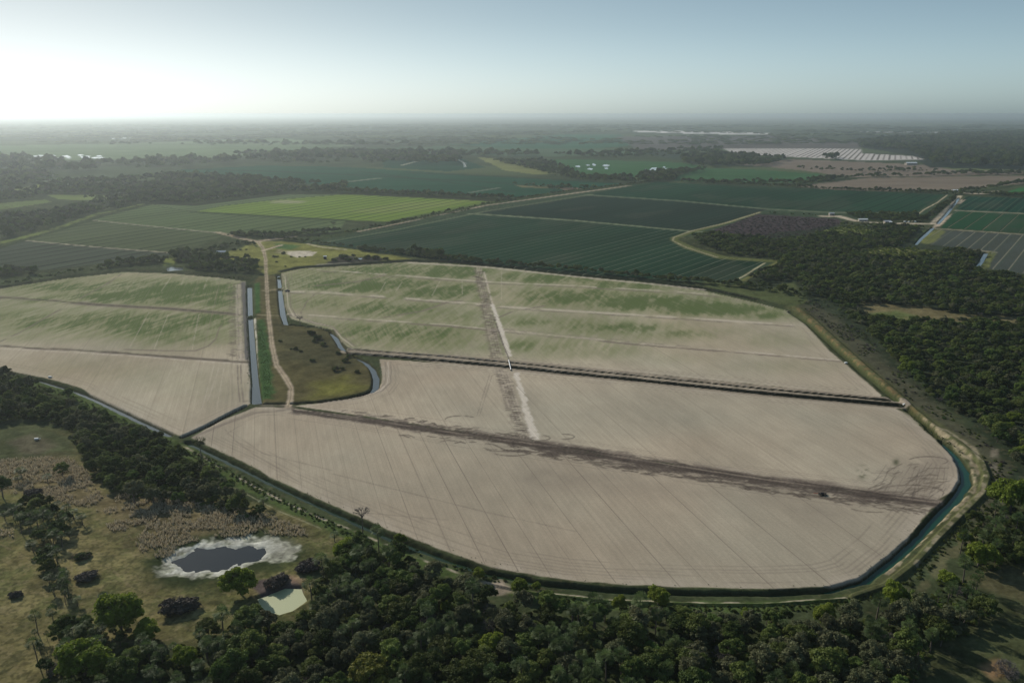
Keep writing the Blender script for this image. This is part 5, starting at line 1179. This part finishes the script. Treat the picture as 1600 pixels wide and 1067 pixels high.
def truck(px, py, rz, mat, label, group=None, van=False):
    e = thing('pickup_truck' if not van else 'van', px, py, rz, label, 'truck' if not van else 'van', group)
    pr = [(-2.6, .45), (2.6, .45), (2.65, .95), (1.5, 1.12), (.8, 1.12), (-2.6, 1.12)] if not van else [(-2.4, .45), (2.5, .45), (2.5, 1.1), (2.0, 1.3), (-2.4, 1.3)]
    mk('body', lambda b: prism(b, pr, -.92, .92), mat, e)
    cab = [(-.9, 1.12), (1.35, 1.12), (.75, 1.78), (-.7, 1.8)] if not van else [(-2.4, 1.3), (2.0, 1.3), (1.4, 2.1), (-2.35, 2.15)]
    mk('cab', lambda b: prism(b, cab, -.82, .82), mat, e)
    ws = [(1.33, 1.16), (1.36, 1.16), (.80, 1.72), (.77, 1.72)] if not van else [(1.98, 1.33), (2.02, 1.33), (1.46, 2.0), (1.42, 2.0)]
    mk('windscreen', lambda b: prism(b, ws, -.74, .74), M_glass, e)
    wheels(e, (-1.65, 1.65), (-.85, .85)); return e
truck(449, 455.5, .8, M_blue, 'small dark pickup truck on the sandy field corner by the lane canal')
for k, (px, mt, lb) in enumerate(((1414, M_white, 'white van, leftmost in the row parked on the service road'), (1420, M_white, 'white pickup, second in the row on the service road'), (1425.5, M_tan, 'tan van in the middle of the row on the service road'), (1430, M_white, 'bright white van fourth in the row on the service road'), (1437, M_dk, 'dark pickup at the right end of the row on the service road'))):
    truck(px, 347.4, .4 + .1 * k, mt, lb, 'vehicles parked on the service road', k in (0, 2, 3))
# harrow left on the field
e = thing('disc_harrow', 1285, 773, -.15, 'small dark farm implement left standing just below the mud road', 'farm implement')
mk('frame', lambda b: (box_bm(b, (0, .8, .75), (4.2, .18, .18)), box_bm(b, (0, -.8, .75), (4.2, .18, .18)), box_bm(b, (-1.4, 0, .75), (.18, 1.8, .16)), box_bm(b, (1.4, 0, .75), (.18, 1.8, .16)), box_bm(b, (0, 0, 1.0), (1.6, .9, .5))), M_dk, e)
mk('drawbar', lambda b: box_bm(b, (-3.2, 0, .7), (2.3, .16, .16)), M_red, e)
for yy in (-.8, .8): mk('disc_gang', lambda b: [cyl_bm(b, (-1.9 + .42 * j, yy, .42), .42, .05, 'X', 14) for j in range(10)], M_dk, e)
wheels(e, (0,), (-1.2, 1.2), .42, .24)
# pipe across the double ditch
e = thing('irrigation_pipe', 796.5, 571, R(94), 'white pipe crossing the dark double ditch on the haul strip', 'pipe', z=.25)
mk('pipe', lambda b: cyl_bm(b, (0, 0, .3), .32, 26, 'X', 12), M_pipe, e)
for s in (-13, 13): mk('flange', lambda b: cyl_bm(b, (s, 0, .3), .5, .3, 'X', 12), M_dk, e)
def pump(px, py, rz, label):
    e = thing('pump_unit', px, py, rz, label, 'pump'); e.scale = (.72, .72, .72); mk('housing', lambda b: (box_bm(b, (0, 0, .9), (2.6, 1.4, 1.1)), box_bm(b, (0, 0, 1.5), (2.8, 1.6, .12))), M_white, e)
    mk('skid', lambda b: (box_bm(b, (0, .5, .2), (3.2, .16, .2)), box_bm(b, (0, -.5, .2), (3.2, .16, .2)), box_bm(b, (-.8, 0, .28), (.2, 1.3, .12)), box_bm(b, (.8, 0, .28), (.2, 1.3, .12))), M_dk, e)
    mk('outlet_pipe', lambda b: cyl_bm(b, (2.2, 0, .7), .22, 2.0, 'X', 10), M_pipe, e)
pump(1321, 568, .4, 'white pump box on the east bank at the end of a rutted track')
pump(1413, 633, .2, 'white pump box at the eastern end of the dark double ditch')
pump(78, 590, .1, 'white pump box on the sand edge above the south west canal')
pump(57, 687, .4, 'white box lying in the grassy clearing of the west wood')
pump(1458, 356.5, .5, 'white pump box where the eastern canal passes the sand road')

# ------------------------------------------------------------------ haze: the air itself
bm = bmesh.new(); bmesh.ops.create_cube(bm, size=1); S = 63000.0; zb, zt = -4.5, H + 3.0
bmesh.ops.scale(bm, vec=(2 * S * 2.2, S + 400, zt - zb), verts=bm.verts); bmesh.ops.translate(bm, vec=(0, (S - 400) / 2, (zb + zt) / 2), verts=bm.verts)
me = bpy.data.meshes.new('haze'); bm.to_mesh(me); bm.free(); hz = bpy.data.objects.new('haze', me); col.objects.link(hz); hz['kind'] = 'stuff'
m = bpy.data.materials.new('haze'); m.use_nodes = True; t = m.node_tree
for n in list(t.nodes):
    if n.type == 'BSDF_PRINCIPLED': t.nodes.remove(n)
pv = t.nodes.new('ShaderNodeVolumePrincipled'); pv.inputs['Density'].default_value = 6.4e-5; pv.inputs['Color'].default_value = (.62, .70, .735, 1); pv.inputs['Anisotropy'].default_value = .62
t.links.new(pv.outputs[0], t.nodes['Material Output'].inputs['Volume']); me.materials.append(m)
print('objects', len(col.objects))
